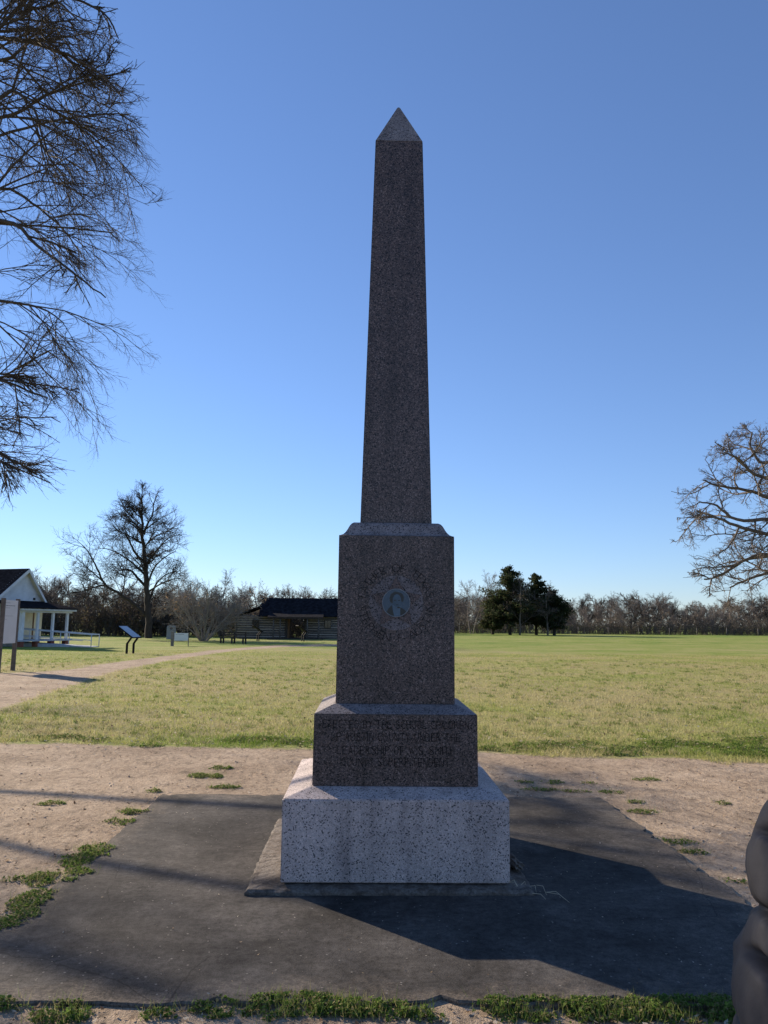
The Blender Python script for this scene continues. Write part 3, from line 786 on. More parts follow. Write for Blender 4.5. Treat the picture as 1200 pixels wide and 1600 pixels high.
# big pecan left of the picture: trunk outside the frame, twigs hang into it
TB = (-19.0, 17.6, 0.0)
def pecan_env(p, r):                       # wide crown: bare inner limbs, twigs carried at the outside
    x, y, z = p[0] / 13.2, p[1] / 12.5, (p[2] - 10.0) / 10.0
    if p[0] > 7.5 and p[2] < 3.7 + 1.5 * (p[0] - 10) + r.uniform(-.8, .8): return True
    if p[0] < 7.5 and p[2] < 8.0 + r.uniform(-2.5, 2.0): return True
    return abs(x) ** 2.8 + abs(y) ** 2.8 + abs(z) ** 2.8 > 1.0 + r.uniform(-.08, .18)
PEC = dict(bare=lambda p: p[0] < 8.0, n=(8, 9, 7, 6, 4, 3), wig=(.05, .07, .085, .09, .1, .1), trop=(.02, .0, -.045, -.05, -.03, .0), lift=(0, -.06, -.06, -.02, .06, .14), tip=(.6, .25, .3, .35, .4, .5),
           kids=(12, 10, 8, 6, 5, 0), t0=(.3, .15, .1, .1, .1, 0), ang=(58, 40, 36, 36, 36, 30), len=(.58, .58, .52, .5, .48, .4), rad=(.36, .095, .034, .016, .0085, .005), biglv=2, zmin=3.4, taper=.35)
pec = Tree(11, PEC, pecan_env)
pec.limb([(0, 0, -.1), (.1, 0, 1.0), (.12, -.1, 2.2), (-.1, .1, 3.8), (.15, 0, 6.2), (-.1, .15, 10), (.15, 0, 14), (.2, 0, 18.5)], .42, .05, 0, 15)
for (yy, pts) in ((.35, ((-120, 60), (0, 95), (60, 60), (110, 95), (165, 130))), (-.5, ((-140, 230), (0, 152), (25, 143), (55, 175), (75, 240), (120, 300))), (1.2, ((-120, 330), (0, 295), (50, 318), (100, 360), (128, 400))),
                  (-1.5, ((-150, 400), (0, 345), (60, 385), (120, 430), (165, 465))), (.8, ((-140, 480), (-20, 470), (60, 480), (100, 505))), (-.8, ((-160, 600), (-30, 590), (30, 605), (75, 622))),
                  (.4, ((-160, 690), (-60, 680), (0, 705), (30, 730))), (2.0, ((-150, -20), (0, 20), (80, 10), (150, 40))), (-2.5, ((-150, 130), (-20, 60), (60, -10), (130, 40))), (-.2, ((-140, 180), (0, 185), (70, 150), (140, 125), (200, 112))), (2.2, ((-150, 260), (-10, 215), (80, 190), (150, 180), (205, 178))), (-2.0, ((-150, 90), (0, 60), (90, 80), (150, 110), (190, 150))), (-1.2, ((-140, 20), (0, -20), (90, -10), (160, 20), (185, 60)))):
    Yc = TB[1] + yy * 1.5 - 1.0
    q = local([pp(x, y, Yc) for x, y in pts], TB)
    zs = min(max(3.0, q[0][2] - 3.5), 13.0)
    pec.limb([(0, 0, zs), (q[0][0] * .5, q[0][1] * .5, zs + (q[0][2] - zs) * .75)] + q, .07, .012, 1, 7.0)
root = empty('pecan_tree', TB, 0, label='large bare pecan tree whose hanging twigs reach in beside the obelisk', cat='tree')
pec.make(root, MAT['bark_near'], 1)
print('pecan segs', len(pec.seg))
P2 = dict(PEC); P2.pop('bare'); P2.update(kids=(14, 9, 8, 5, 0), n=(8, 9, 7, 6, 5), zmin=3.5, biglv=1)
pec2 = Tree(19, P2, lambda p, r: abs(p[0] / 9) ** 2.4 + abs(p[1] / 9) ** 2.4 + abs((p[2] - 11.5) / 9) ** 2.4 > 1.0 + r.uniform(-.1, .2))
pec2.limb([(0, 0, -.1), (.1, 0, 2), (0, .1, 4.5), (.2, 0, 7), (.3, .2, 10), (.2, .1, 14), (.2, .1, 19)], .32, .05, 0, 14)
root = empty('pecan_tree', (-26.0, 23.4, 0.0), 0, label='second large bare pecan, farther from the obelisk than the first, its shadow mottling the slab', cat='tree')
pec2.make(root, MAT['bark_near'], 1)
print('pecan2 segs', len(pec2.seg))

# spreading oak right of the picture
OBY = 40.0
ob = pp(1335, 975, OBY); OB = (float(ob[0]), OBY, 0.0)
OAK = dict(bare=lambda p: p[0] > .5, n=(6, 8, 7, 5, 4, 3), wig=(.06, .16, .18, .18, .18, .16), trop=(.02, .03, .02, .0, .02, .03), tip=(.6, .3, .35, .4, .5, .6),
           kids=(5, 9, 7, 6, 4, 0), t0=(.4, .12, .1, .1, .1, 0), ang=(55, 56, 52, 50, 46, 40), len=(.6, .42, .54, .54, .55, .5), rad=(.4, .14, .058, .027, .0135, .0085), biglv=2, zmin=2.0)
def oak_env(p, r):
    x, y, z = p[0] / 9.0, p[1] / 9.0, (p[2] - 7.2) / 6.4
    return x * x + y * y + z * z > 1.0 + r.uniform(-.05, .15)
oak = Tree(5, OAK, oak_env)
oak.limb([(0, 0, -.1), (.1, .1, 1.4), (0, 0, 2.8), (.2, 0, 4.6), (.1, .1, 7.0), (.3, 0, 10.2)], .5, .12, 0, 9)
for yy, pts in ((-1.2, ((1330, 895), (1265, 860), (1200, 835), (1150, 822), (1112, 806), (1090, 800))), (.6, ((1330, 905), (1260, 885), (1200, 866), (1160, 878), (1125, 900), (1100, 905))), (-.4, ((1330, 870), (1260, 822), (1205, 812), (1150, 812), (1120, 790), (1092, 784))),
                (1.4, ((1330, 840), (1265, 790), (1205, 778), (1165, 765), (1120, 758), (1098, 750))), (-1.6, ((1330, 815), (1265, 760), (1210, 750), (1178, 740), (1150, 715), (1128, 708))), (.2, ((1332, 790), (1280, 735), (1225, 720), (1188, 722), (1172, 695), (1175, 675))),
                (2.4, ((1335, 905), (1275, 890), (1215, 892), (1170, 905), (1140, 918))), (-2.4, ((1335, 770), (1300, 710), (1250, 680), (1215, 668)))):
    q = local([pp(x, y, OBY + yy * (.3 + .7 * i / 5)) for i, (x, y) in enumerate(pts)], OB)
    oak.limb([(0, 0, max(2.0, q[0][2] - .6))] + q, .17, .035, 1, 8.5)
root = empty('oak_tree', OB, 0, label='wide bare oak with gnarled spreading limbs at the near side of the field', cat='tree')
oak.make(root, MAT['bark_oak'], 1)
print('oak segs', len(oak.seg))

# tall old tree with a low leaning limb, between the house and the cabin
MBY = 81.0
mp = gp(232, 997); MTB = (float(mp[0]), MBY, 0.0)
MID = dict(n=(6, 6, 5, 3, 2), wig=(.08, .12, .13, .15, .16), trop=(.02, .03, .02, .01, .02), tip=(.6, .3, .35, .4, .6),
           kids=(10, 9, 9, 6, 0), t0=(.35, .15, .1, .1, 0), ang=(50, 46, 44, 42, 40), len=(.42, .52, .58, .55, .5), rad=(.3, .09, .04, .021, .013), biglv=1, zmin=2.2)
mid = Tree(23, MID)
def ml(pts, r0, r1, lv, length, dy=0.0, bend=0.0):
    q = local([pp(x, y, MBY + dy * i / max(len(pts) - 1, 1)) for i, (x, y) in enumerate(pts)], MTB)
    mid.limb(q, r0, r1, lv, length)
ml(((232, 998), (232, 965), (230, 930), (228, 895), (225, 862), (223, 835), (222, 805), (221, 778)), .38, .06, 0, 7.5)
for pts, dy, r0, L in ((((231, 964), (212, 946), (190, 930), (165, 914), (152, 888), (138, 862), (127, 850)), -2.5, .27, 7.5), (((165, 914), (148, 917), (134, 922), (126, 908)), -1.5, .14, 4),
                     (((229, 918), (214, 902), (205, 892), (192, 890), (182, 894)), 2.0, .2, 5), (((226, 880), (213, 866), (205, 852), (198, 838), (188, 830)), -2, .2, 6),
                     (((224, 838), (212, 824), (200, 815), (186, 803)), 2, .13, 4.5), (((224, 835), (231, 818), (238, 804), (240, 786), (246, 774)), 1, .17, 5), (((222, 815), (216, 797), (206, 785)), -1, .1, 4),
                     (((230, 915), (238, 893), (247, 880), (262, 868), (274, 862)), -2, .15, 5.5), (((232, 940), (240, 920), (250, 905), (264, 896), (282, 892)), 2.5, .16, 5.5), (((238, 925), (242, 935), (252, 930)), 1, .08, 3), (((225, 855), (240, 840), (256, 832), (268, 830)), 3, .12, 4.5),
                     (((228, 905), (228, 885), (240, 860)), 4, .12, 5), (((228, 890), (216, 880), (200, 862)), 4, .12, 5), (((190, 930), (195, 905), (185, 880)), 1, .1, 4), (((227, 885), (243, 862), (258, 845), (270, 838)), -3, .13, 5.5), (((228, 900), (205, 878), (180, 862), (160, 856)), 2, .14, 6), (((225, 850), (203, 838), (182, 828)), -3, .12, 5.5),
                     (((231, 925), (252, 912), (270, 905), (287, 903)), -2, .12, 5), (((224, 830), (243, 815), (258, 806)), -2, .11, 4.5), (((223, 822), (204, 806), (192, 792)), 3, .1, 4.5), (((160, 908), (140, 890), (120, 872)), 2, .1, 4)):
    ml(pts, r0 * .8, .03, 1, L * 1.35, dy)
root = empty('bare_tree', MTB, 0, label='tall dark bare tree with a low limb reaching towards the white house', cat='tree')
mid.make(root, MAT['bark_dark'], 1)
print('mid segs', len(mid.seg))

# multi-stemmed shrubby tree with dry seed heads beside the cabin
cp = gp(318, 1001); CB = (float(cp[0]), float(cp[1]), 0.0)
CRP = dict(n=(6, 5, 3, 2), wig=(.07, .16, .2, .22), trop=(.03, .03, .02, .02), tip=(.45, .4, .45, .6), kids=(11, 9, 7, 0), t0=(.22, .12, .12, 0), ang=(44, 44, 44, 40), len=(.5, .5, .5, .5), rad=(.12, .03, .015, .0095), biglv=0, zmin=.1)
crp = Tree(8, CRP)
for k in range(15):
    a = 2 * math.pi * k / 15 + random.uniform(-.2, .2); lean = random.uniform(.12, .78)
    d = unit((math.cos(a) * lean, math.sin(a) * lean, 1 - lean * .3))
    crp.grow((math.cos(a) * .3, math.sin(a) * .3, -.05), d, random.uniform(4.6, 6.2), random.uniform(.05, .09), 0)
root = empty('crape_tree', CB, 0, label='broad multi-stemmed bare tree tipped with dry brown seed heads beside the cabin', cat='tree')
crp.make(root, MAT['bark_crape'], 0)
E2 = np.array(crp.seg)[:, 3:6]; sel = E2[rng.random(len(E2)) < .05]
sel = sel[(sel[:, 2] < 4.6) | (rng.random(len(sel)) < .35)]
def leaf_cloud(name, C, size, cols, rg, flat=0.0, spread=0.0):
    n = len(C); C = C + rg.normal(0, spread, C.shape) if spread else C
    a = rg.normal(size=(n, 3)); a /= np.linalg.norm(a, axis=1, keepdims=True)
    b = rg.normal(size=(n, 3)); b -= a * (a * b).sum(1, keepdims=True); b /= np.linalg.norm(b, axis=1, keepdims=True)
    s = size * rg.uniform(.55, 1.3, (n, 1)); w = s * rg.uniform(.35, .7, (n, 1))
    V = np.stack([C - a * s * .5, C + b * w * .5 + a * s * .05, C + a * s * .5, C - b * w * .5 + a * s * .05], 1).reshape(-1, 3)
    F = np.arange(n * 4).reshape(n, 4)
    me = npmesh(name, V, F); cols = np.asarray(cols)
    col = cols[rg.integers(0, len(cols), n)] * rg.uniform(.7, 1.25, (n, 1))
    setcol(me, 'col', np.repeat(col, 4, axis=0)); return me
lm = leaf_cloud('seed_heads', sel, .16, [(.26, .17, .10), (.32, .23, .14), (.18, .12, .07)], rng, spread=.08)
so_ = link('seed_heads', lm, MAT['leaf'], root); so_['kind'] = 'stuff'

# evergreen cedars standing out of the far tree line
def cedar(px, ytop, ybase, Yd, wpx, seed, label):
    b = pp(px, ybase, Yd); top = pp(px, ytop, Yd)[2]; h = float(top); w = wpx * Yd / FPX / 2
    base = (float(b[0]), Yd, 0.0)
    r_ = random.Random(seed); rg = np.random.default_rng(seed)
    root = empty('cedar_tree', base, 0, label=label, cat='tree', group=None)
    T = Tree(seed, dict(n=(6, 4), wig=(.03, .12), trop=(0, .06), tip=(.2, .4), kids=(0, 0), t0=(0, 0), ang=(60, 40), len=(.3, .3), rad=(.25, .06), biglv=1, zmin=.2))
    T.grow((0, 0, -.1), (0, 0, 1), h * .97, .28, 0)
    pts = []
    lobes = [(r_.uniform(0, 6.28), r_.uniform(.6, 1.25)) for _ in range(9)]
    nb = 150
    for k in range(nb):
        t = (k + r_.random()) / nb; z = h * (.19 + .80 * t); a = r_.uniform(0, 6.28)
        lob = .8 + .42 * math.sin(a * 2 + seed) * math.sin(z * .9 + seed) + .35 * math.sin(a * 3 + z * 2.1)
        prof = (1 - t) ** .7 * (1 if t > .15 else .7 + 2 * t) + .03
        L = w * prof * lob * r_.uniform(.75, 1.2); L = max(L, .25)
        d = unit((math.cos(a), math.sin(a), r_.uniform(-.05, .5)))
        T.grow((0, 0, z - L * .15), d, L, .05, 1)
        m = int(20 + 44 * L)
        tt = rg.uniform(.25, 1.05, m)
        P = np.outer(tt * L, d) + np.array([0, 0, z - L * .15]) + rg.normal(0, .17 + .05 * L, (m, 3)) * np.array([1, 1, .7])
        pts.append(P)
    link('trunk', T.big_mesh('trunk', 0, 1), MAT['bark_dark'], root, True)
    C = np.concatenate(pts); C = C[C[:, 2] > .6]
    me = leaf_cloud('crown', C, .34, [(.035, .05, .022), (.048, .065, .028), (.028, .036, .018), (.065, .06, .03)], rg)
    link('crown', me, MAT['leaf'], root)
cedar(797, 884, 989, 132.0, 104, 3, 'tall pointed dark cedar rising above its two neighbours at the field edge')
cedar(838, 897, 989, 134.0, 92, 4, 'dark cedar between the tall pointed cedar and the low one')
cedar(866, 924, 989, 131.0, 62, 6, 'low dark cedar, shortest of the clump at the field edge')
cedar(770, 932, 989, 133.0, 44, 9, 'small bushy cedar leaning out from the tall pointed cedar')

# bare trees of the woods: a few grown kinds, copied with their trunks and crowns
FARP = [dict(n=(6, 5, 3, 2), wig=(.07, .16, .18, .2), trop=(.03, .05, .04, .03), tip=(.4, .4, .5, .7), kids=(13, 10, 10, 0), t0=(.2, .12, .1, 0), ang=(40, 40, 40, 40), len=(.52, .52, .52, .5), rad=(.13, .045, .027, .017), biglv=0, zmin=.5),
        dict(n=(6, 5, 3, 2), wig=(.09, .16, .18, .2), trop=(.02, .02, .02, .03), tip=(.45, .4, .5, .7), kids=(14, 10, 9, 0), t0=(.18, .12, .1, 0), ang=(54, 46, 44, 40), len=(.54, .52, .52, .5), rad=(.13, .048, .028, .017), biglv=0, zmin=.5)]
def proto(seed, kind, h, stems):
    T = Tree(seed, FARP[kind])
    r_ = random.Random(seed)
    for k in range(stems):
        a = r_.uniform(0, 6.28); l = .0 if stems == 1 else r_.uniform(.1, .45)
        T.grow((.25 * math.cos(a) * (stems > 1), .25 * math.sin(a) * (stems > 1), -.1), unit((l * math.cos(a), l * math.sin(a), 1)), h * r_.uniform(.8, 1), .15 if stems == 1 else .09, 0)
    return T
KIND_MESH = {}
def proto_root(T, mat, name, label, group):
    o = empty(name, (0, 0, 0), 0, label=label, cat='tree', group=group)
    if T not in KIND_MESH:
        T.make(o, mat, 0); KIND_MESH[T] = [c.data for c in o.children]
    else:
        for me in KIND_MESH[T]: link(me.name.split('.')[0], me, None, o)
    for c in o.children:                      # meshes are shared, the bark is each tree's own
        c.material_slots[0].link = 'OBJECT'; c.material_slots[0].material = mat
    return o
def place(root, first, x, y, s, rz_, sz=None):
    o = root if first else copy_tree(root)
    o.location = (float(x), float(y), -.03); o.rotation_euler = (0, 0, rz_); o.scale = (s, s, sz or s)
    return o
GW = 'bare trees of the wood behind house and cabin'; GF = 'bare trees along the far field edge'
LW = 'leafless grey-brown tree in the dense wood behind house and cabin'; LF = 'leafless brown tree in the row along the far field edge'
kinds = [proto(31, 0, 7.6, 1), proto(32, 1, 7.0, 1), proto(33, 0, 6.4, 3), proto(34, 1, 6.2, 2), proto(35, 0, 8.2, 2)]
print('far segs', [len(k.seg) for k in kinds])
rt = random.Random(77)
def skyline(px):      # top of the trees in the photograph
    xs = [-200, 0, 60, 110, 190, 260, 350, 420, 480, 540, 700, 760, 900, 960, 1030, 1080, 1130, 1200, 1500]
    ys = [880, 880, 886, 892, 905, 912, 915, 910, 914, 922, 930, 925, 940, 934, 922, 948, 936, 932, 930]
    return float(np.interp(px, xs, ys))
def row(px0, px1, Y0, step, mats, label, group, jitter=6.0, hs=(.72, 1.0)):
    px = px0
    protos = [proto_root(k, MAT[rt.choice(mats)], 'bare_tree', label, group) for k in ROW_KINDS]
    used = [False] * len(protos)
    while px < px1:
        i = rt.randrange(len(protos)); Yd = Y0 + rt.uniform(0, jitter)
        q = pp(px, 975, Yd); h = EYE + (975 + (px - 600) * .0077 - skyline(px)) * Yd / FPX
        h *= rt.uniform(*hs)
        zmax = KH[i]
        place(protos[i], not used[i], q[0], Yd, h / zmax * rt.uniform(.95, 1.1), rt.uniform(0, 6.28), h / zmax); used[i] = True
        px += step * rt.uniform(.6, 1.4)
    for u, p in zip(used, protos):
        if not u:
            for c in list(p.children): bpy.data.objects.remove(c)
            bpy.data.objects.remove(p)
ROW_KINDS = kinds
KH = [max(max(s[2], s[5]) for s in k.seg) for k in kinds]
row(-60, 540, 93, 24, ['bark_brown', 'bark_pale'], LW, GW)
row(-60, 540, 103, 34, ['bark_brown', 'bark_dark'], LW, GW, 10)
row(-60, 545, 116, 36, ['bark_pale', 'bark_brown'], LW, GW, 12, (.85, 1.08))
row(700, 1260, 156, 19, ['bark_brown', 'bark_pale'], LF, GF, 10, (.72, 1.05))
row(700, 1260, 170, 22, ['bark_brown', 'bark_dark'], LF, GF, 12, (.9, 1.2))
row(700, 1260, 184, 24, ['bark_pale', 'bark_brown'], LF, GF, 14, (.95, 1.22))
row(545, 705, 128, 24, ['bark_brown', 'bark_pale'], LF, GF, 14, (.8, 1.1))
row(545, 705, 148, 26, ['bark_pale', 'bark_brown'], LF, GF, 14, (.9, 1.15))
row(1260, 1380, 158, 22, ['bark_brown', 'bark_pale'], LF, GF, 20, (.8, 1.1))
# vase-shaped pale tree left of the cedars
T = proto(51, 0, 10.0, 2); q = pp(737, 989, 142.0)
o = proto_root(T, MAT['bark_pale'], 'bare_tree', 'pale vase-shaped bare tree left of the dark cedars at the field edge', None)
hh = max(max(s[2], s[5]) for s in T.seg); place(o, True, q[0], 142.0, (pp(737, 890, 142.0)[2]) / hh, .6)
T = proto(52, 1, 8.0, 1); q = pp(870, 989, 128.0); hh = max(max(s[2], s[5]) for s in T.seg)
o = proto_root(T, MAT['bark_oak'], 'bare_tree', 'thick-trunked bare tree tangled in front of the dark cedars', None); place(o, True, pp(856, 989, 129.0)[0], 129.0, pp(856, 905, 129.0)[2] / hh, 2.0)
T = proto(53, 1, 8.0, 1); hh = max(max(s[2], s[5]) for s in T.seg)
o = proto_root(T, MAT['bark_oak'], 'bare_tree', 'bare tree laced through the tall pointed cedar', None); place(o, True, pp(812, 989, 129.5)[0], 129.5, pp(812, 897, 129.5)[2] / hh, 1.0)
T = proto(54, 1, 9.0, 1); hh = max(max(s[2], s[5]) for s in T.seg)
o = proto_root(T, MAT['bark_dark'], 'bare_tree', 'ivy-dark bare tree rising just behind the cabin roof', None); place(o, True, pp(515, 989, 96)[0], 96.0, pp(515, 914, 96)[2] / hh, 1.0)

# tangled underbrush below the trees
def brush(name, x0, x1, yfun, depth, hmax, n, seed, cols, label):
    rg = np.random.default_rng(seed); rr = random.Random(seed)
    S = []
    for k in range(n):
        x = rg.uniform(x0, x1); y = yfun(x) + depth * rg.random() ** 1.3; h = hmax * rg.uniform(.45, 1.0)
        for j in range(2):
            a = rr.uniform(0, 6.28); l = rr.uniform(.05, .5); d = unit((l * math.cos(a), l * math.sin(a), 1)); p = (x, y, -.05); L = h / 4
            for i in range(4):
                d = unit((d[0] + rr.gauss(0, .16), d[1] + rr.gauss(0, .16), d[2] + .05)); q = (p[0] + d[0] * L, p[1] + d[1] * L, p[2] + d[2] * L)
                S.append((*p, *q, .03 - .005 * i, .025 - .005 * i))
                for m in range(2):
                    e = unit((d[0] + rr.gauss(0, .7), d[1] + rr.gauss(0, .7), d[2] + rr.gauss(.1, .4))); w = L * rr.uniform(.7, 1.5)
                    S.append((*q, q[0] + e[0] * w, q[1] + e[1] * w, max(q[2] + e[2] * w, .1), .014, .009))
                p = q
    T = Tree(1, FARP[0]); T.seg = S
    me = T.seg_mesh(name)
    A = np.array(S); C = np.concatenate([A[:, 3:6]] * 3) + rg.normal(0, .32, (len(A) * 3, 3))
    C = C[C[:, 2] > .05]
    lm = leaf_cloud('leaves', C, .22, cols, rg)
    o = link(name, me, MAT['bark_brown']); tag(o, label, 'underbrush', kind='stuff')
    l = link('dead_leaves', lm, MAT['leaf'], o); l['kind'] = 'stuff'
brush('thicket', -62, 1, lambda x: 91.0 + .0 * x, 17, 3.6, 1100, 5, [(.10, .075, .05), (.13, .10, .07), (.07, .06, .042), (.12, .11, .055)], 'dense brown thicket filling the wood behind the house and cabin')
brush('hedgerow', -12, 125, lambda x: 126.0 + 24 * min(1, max(0, (x + 6) / 20)) + .03 * x, 22, 2.9, 1500, 6, [(.13, .108, .088), (.17, .143, .118), (.10, .085, .07), (.115, .108, .07)], 'tangled brown underbrush along the far field edge')

# wire fence along the far field edge
MAT['post_wood'] = plain('grey_post', (.20, .175, .15), .9, .3, 6)
MAT['wire'] = plain('fence_wire', (.12, .11, .10), .6, .2, 6)
f0 = pp(716, 989, 141.0)
fence = empty('wire_fence', (float(f0[0]), 141.0, 0), 0, label='wire fence on thin weathered posts along the far field edge', cat='fence')
for k in range(14):
    x = k * 5.6 + random.uniform(-.3, .3)
    MB().tube([(x, .05 * x, -.2), (x + random.uniform(-.05, .05), .05 * x, 1.35 + random.uniform(-.1, .1))], .05, 7).build('post', MAT['post_wood'], fence, True)
for z in (.4, .8, 1.15): MB().tube([(0, 0, z), (73, 3.65, z)], .012, 5).build('wire', MAT['wire'], fence)

# ---------------------------------------------------------------- signs and furniture
MAT['sign_panel'] = plain('pale_sign_panel', (.56, .53, .53), .5, .06, 2)
MAT['sign_ink'] = plain('sign_ink', (.12, .11, .12), .6, .1, 2)
MAT['sign_post'] = plain('weathered_sign_post', (.13, .105, .09), .85, .3, 6)
MAT['black_metal'] = plain('black_powder_coat', (.012, .012, .014), .75, .2, 8, .08)
MAT['wayside_face'] = plain('glossy_sign_face', (.33, .36, .38), .18, .25, 5, .6)
MAT['bench_wood'] = plain('dark_bench_wood', (.055, .042, .033), .85, .3, 8)
MAT['grey_stone'] = plain('grey_marker_stone', (.30, .31, .33), .7, .12, 14)
MAT['white_board'] = plain('white_board', (.66, .67, .66), .5, .06, 3)

s0 = gp(20, 1046); sd = np.array([.02, 1.0])
sign = empty('information_sign', (float(s0[0]), float(s0[1]), 0), math.atan2(sd[1], sd[0]), label='tall pale text panel between two brown posts beside the dirt path', cat='sign')
W = .98
for x in (0, -W): MB().box(x - .055, x + .055, -.06, .06, -.1, 2.42).build('post', MAT['sign_post'], sign, bevel=.008)
panel = MB().box(-W + .06, -.06, -.045, .0, .90, 2.36).build('panel', MAT['sign_panel'], sign)
for z, a, b, t in ((2.26, .1, .45, .012), (2.16, .1, .72, .022), (2.09, .1, .4, .012), (1.82, .1, .66, .009), (1.70, .1, .26, .009)):
    for k in range(int((b - a) / .06)):
        MB().box(-W + a + k * .06, -W + a + k * .06 + random.uniform(.03, .052), -.049, -.0455, z, z + t).build('text_line', MAT['sign_ink'], panel)

def wayside(px, py, rzd, label, sc=1.0):
    b = gp(px, py)
    w = empty('slanted_sign', (float(b[0]), float(b[1]), 0), R(rzd), label=label, cat='sign', group=None)
    a, c = Vector((-.62, 0, 1.42)), Vector((.40, 0, .80)); d = (c - a).normalized(); up = Vector((0, 1, 0)).cross(d) * -1
    mb = MB(); t = .045
    P = lambda q, y, h: q + Vector((0, y, 0)) + up * h
    if up.z < 0: up = -up
    mb.hexa([P(a, -.38, 0), P(c, -.38, 0), P(c, .38, 0), P(a, .38, 0), P(a, -.38, t), P(c, -.38, t), P(c, .38, t), P(a, .38, t)])
    fr = mb.build('frame', MAT['black_metal'], w)
    a2, c2 = a + d * .05, c - d * .05
    MB().hexa([P(a2, -.33, t), P(c2, -.33, t), P(c2, .33, t), P(a2, .33, t), P(a2, -.33, t + .006), P(c2, -.33, t + .006), P(c2, .33, t + .006), P(a2, .33, t + .006)]).build('face', MAT['wayside_face'], fr)
    for y in (-.27, .27):
        MB().bar((0, y, -.1), (0, y, .52), .085, .085).bar((-.012, y, .50), (.27, y, .86), .075, .075).build('leg', MAT['black_metal'], w)
    return w
wayside(203, 1021, -20, 'black-framed slanted panel sign on two bent legs beside the path')
wayside(403, 1001, 27, 'dark slanted panel sign beside the bench in front of the cabin')
wayside(473, 1001.5, 27, 'dark slanted panel sign before the cabin passage')

b0 = gp(269, 1009)
ws = empty('board_sign', (float(b0[0]), float(b0[1]), 0), R(4), label='low white board sign between a wooden post and a thin post on the lawn', cat='sign')
MB().box(-.1, .1, -.09, .09, -.1, 1.0).build('post', MAT['post_wood'], ws, bevel=.01)
MB().box(1.10, 1.15, -.03, .03, -.1, .93).build('post', MAT['post_wood'], ws)
bp = MB().box(.13, 1.09, -.02, .02, .36, .9).build('panel', MAT['white_board'], ws)
for k in range(7): MB().box(.22 + k * .085, .285 + k * .085, -.025, -.0205, .80, .825).build('text_line', MAT['sign_ink'], bp)

m0 = gp(267, 998.5)
mk = empty('stone_marker', (float(m0[0]), float(m0[1]), 0), R(3), label='grey upright stone marker with rounded top and round emblem', cat='marker')
prof = [(-.42, -.1), (.42, -.1), (.42, 1.18)] + [(.42 * math.cos(R(a)), 1.18 + .2 * math.sin(R(a))) for a in range(15, 180, 15)] + [(-.42, 1.18)]
st = MB().prism(prof, -.14, .14).build('stone', MAT['grey_stone'], mk)
mb = MB(); mb.prism([(.13 * math.cos(R(a)), 1.05 + .13 * math.sin(R(a))) for a in range(0, 360, 20)], -.15, -.139); mb.build('emblem', MAT['sign_ink'], st)

b0 = gp(364, 1004.5)
bn = empty('bench', (float(b0[0]), float(b0[1]), 0), R(-14), label='dark weathered wooden bench with slatted back in front of the cabin', cat='bench')
for z in (.60, .80): MB().box(-1.1, 1.1, .18, .23, z, z + .12).build('back_slat', MAT['bench_wood'], bn)
for y in (-.28, -.12, .04): MB().box(-1.1, 1.1, y, y + .13, .42, .47).build('seat_slat', MAT['bench_wood'], bn)
for x in (-1.0, 0, 1.0):
    MB().box(x - .06, x + .06, .235, .32, -.1, .94).build('leg', MAT['bench_wood'], bn)
    MB().box(x - .06, x + .06, -.28, -.18, -.1, .418).build('leg', MAT['bench_wood'], bn)
    MB().box(x - .05, x + .05, -.175, .23, .33, .418).build('seat_bearer', MAT['bench_wood'], bn)

# ---------------------------------------------------------------- ground cover
def in_view(x, y, m=90):
    d = np.stack([x, y, np.full_like(x, -EYE)], 1); zc = d @ vF
    px = 600 + FPX * (d @ vR) / zc; py = 800 - FPX * (d @ vU) / zc
    return (zc > .3) & (px > -m) & (px < 1200 + m) & (py < 1600 + 150)
def on_slab(x, y, m=0.0): return (np.abs(x - .05) < 2.17 + m) & (np.abs(y - 5.68) < 2.07 + m)
def blades(name, x, y, h, w, cols, label, cat, rg, lean=.5):
    n = len(x); z = ground_z(x, y)
    a = rg.uniform(0, 2 * math.pi, n); b = rg.uniform(0, 2 * math.pi, n); L = h * lean * rg.random(n)
    P = np.stack([x, y, z - .004], 1); s_ = np.stack([np.cos(a) * w / 2, np.sin(a) * w / 2, np.zeros(n)], 1)
    T = P + np.stack([np.cos(b) * L, np.sin(b) * L, h], 1)
    V = np.stack([P - s_, P + s_, T], 1).reshape(-1, 3)
    me = npmesh(name, V, np.arange(n * 3).reshape(n, 3)); setcol(me, 'col', np.repeat(cols, 3, axis=0))
    o = link(name, me, MAT['blade']); tag(o, label, cat, kind='stuff'); return o
rg = np.random.default_rng(42)
# mown grass of the field, thinning with distance
n = 430000
yy = 9.0 + 37 * rg.random(n) ** 1.9; xx = rg.uniform(-1, 1, n) * (yy * .72 + 2.0)
d = field(np.stack([xx, yy], 1)) + (vnoise(xx, yy, .6, 11) - .5) * .75 + (vnoise(xx, yy, .12, 12) - .5) * .5
k = (d < .5 + .12 * (rg.random(n) - .5)) & in_view(xx, yy, 320); xx, yy = xx[k], yy[k]
g = green_f(xx, yy) + (vnoise(xx, yy, 2.2, 13) - .5) * .9 + (vnoise(xx, yy, .5, 14) - .5) * .6 + rg.normal(0, .16, len(xx))
pal = np.array([(.46, .40, .20), (.37, .365, .12), (.23, .295, .06), (.115, .20, .03)])
gi = np.clip(g, 0, .999) * 3; i = gi.astype(int); f = (gi - i)[:, None]
col = (pal[i] * (1 - f) + pal[np.minimum(i + 1, 3)] * f) * rg.uniform(.6, 1.3, (len(xx), 1))
h = rg.uniform(.018, .05, len(xx)) * (1 + .5 * vnoise(xx, yy, .8, 15)); w = (.0045 + .00028 * yy) * rg.uniform(.7, 1.4, len(xx))
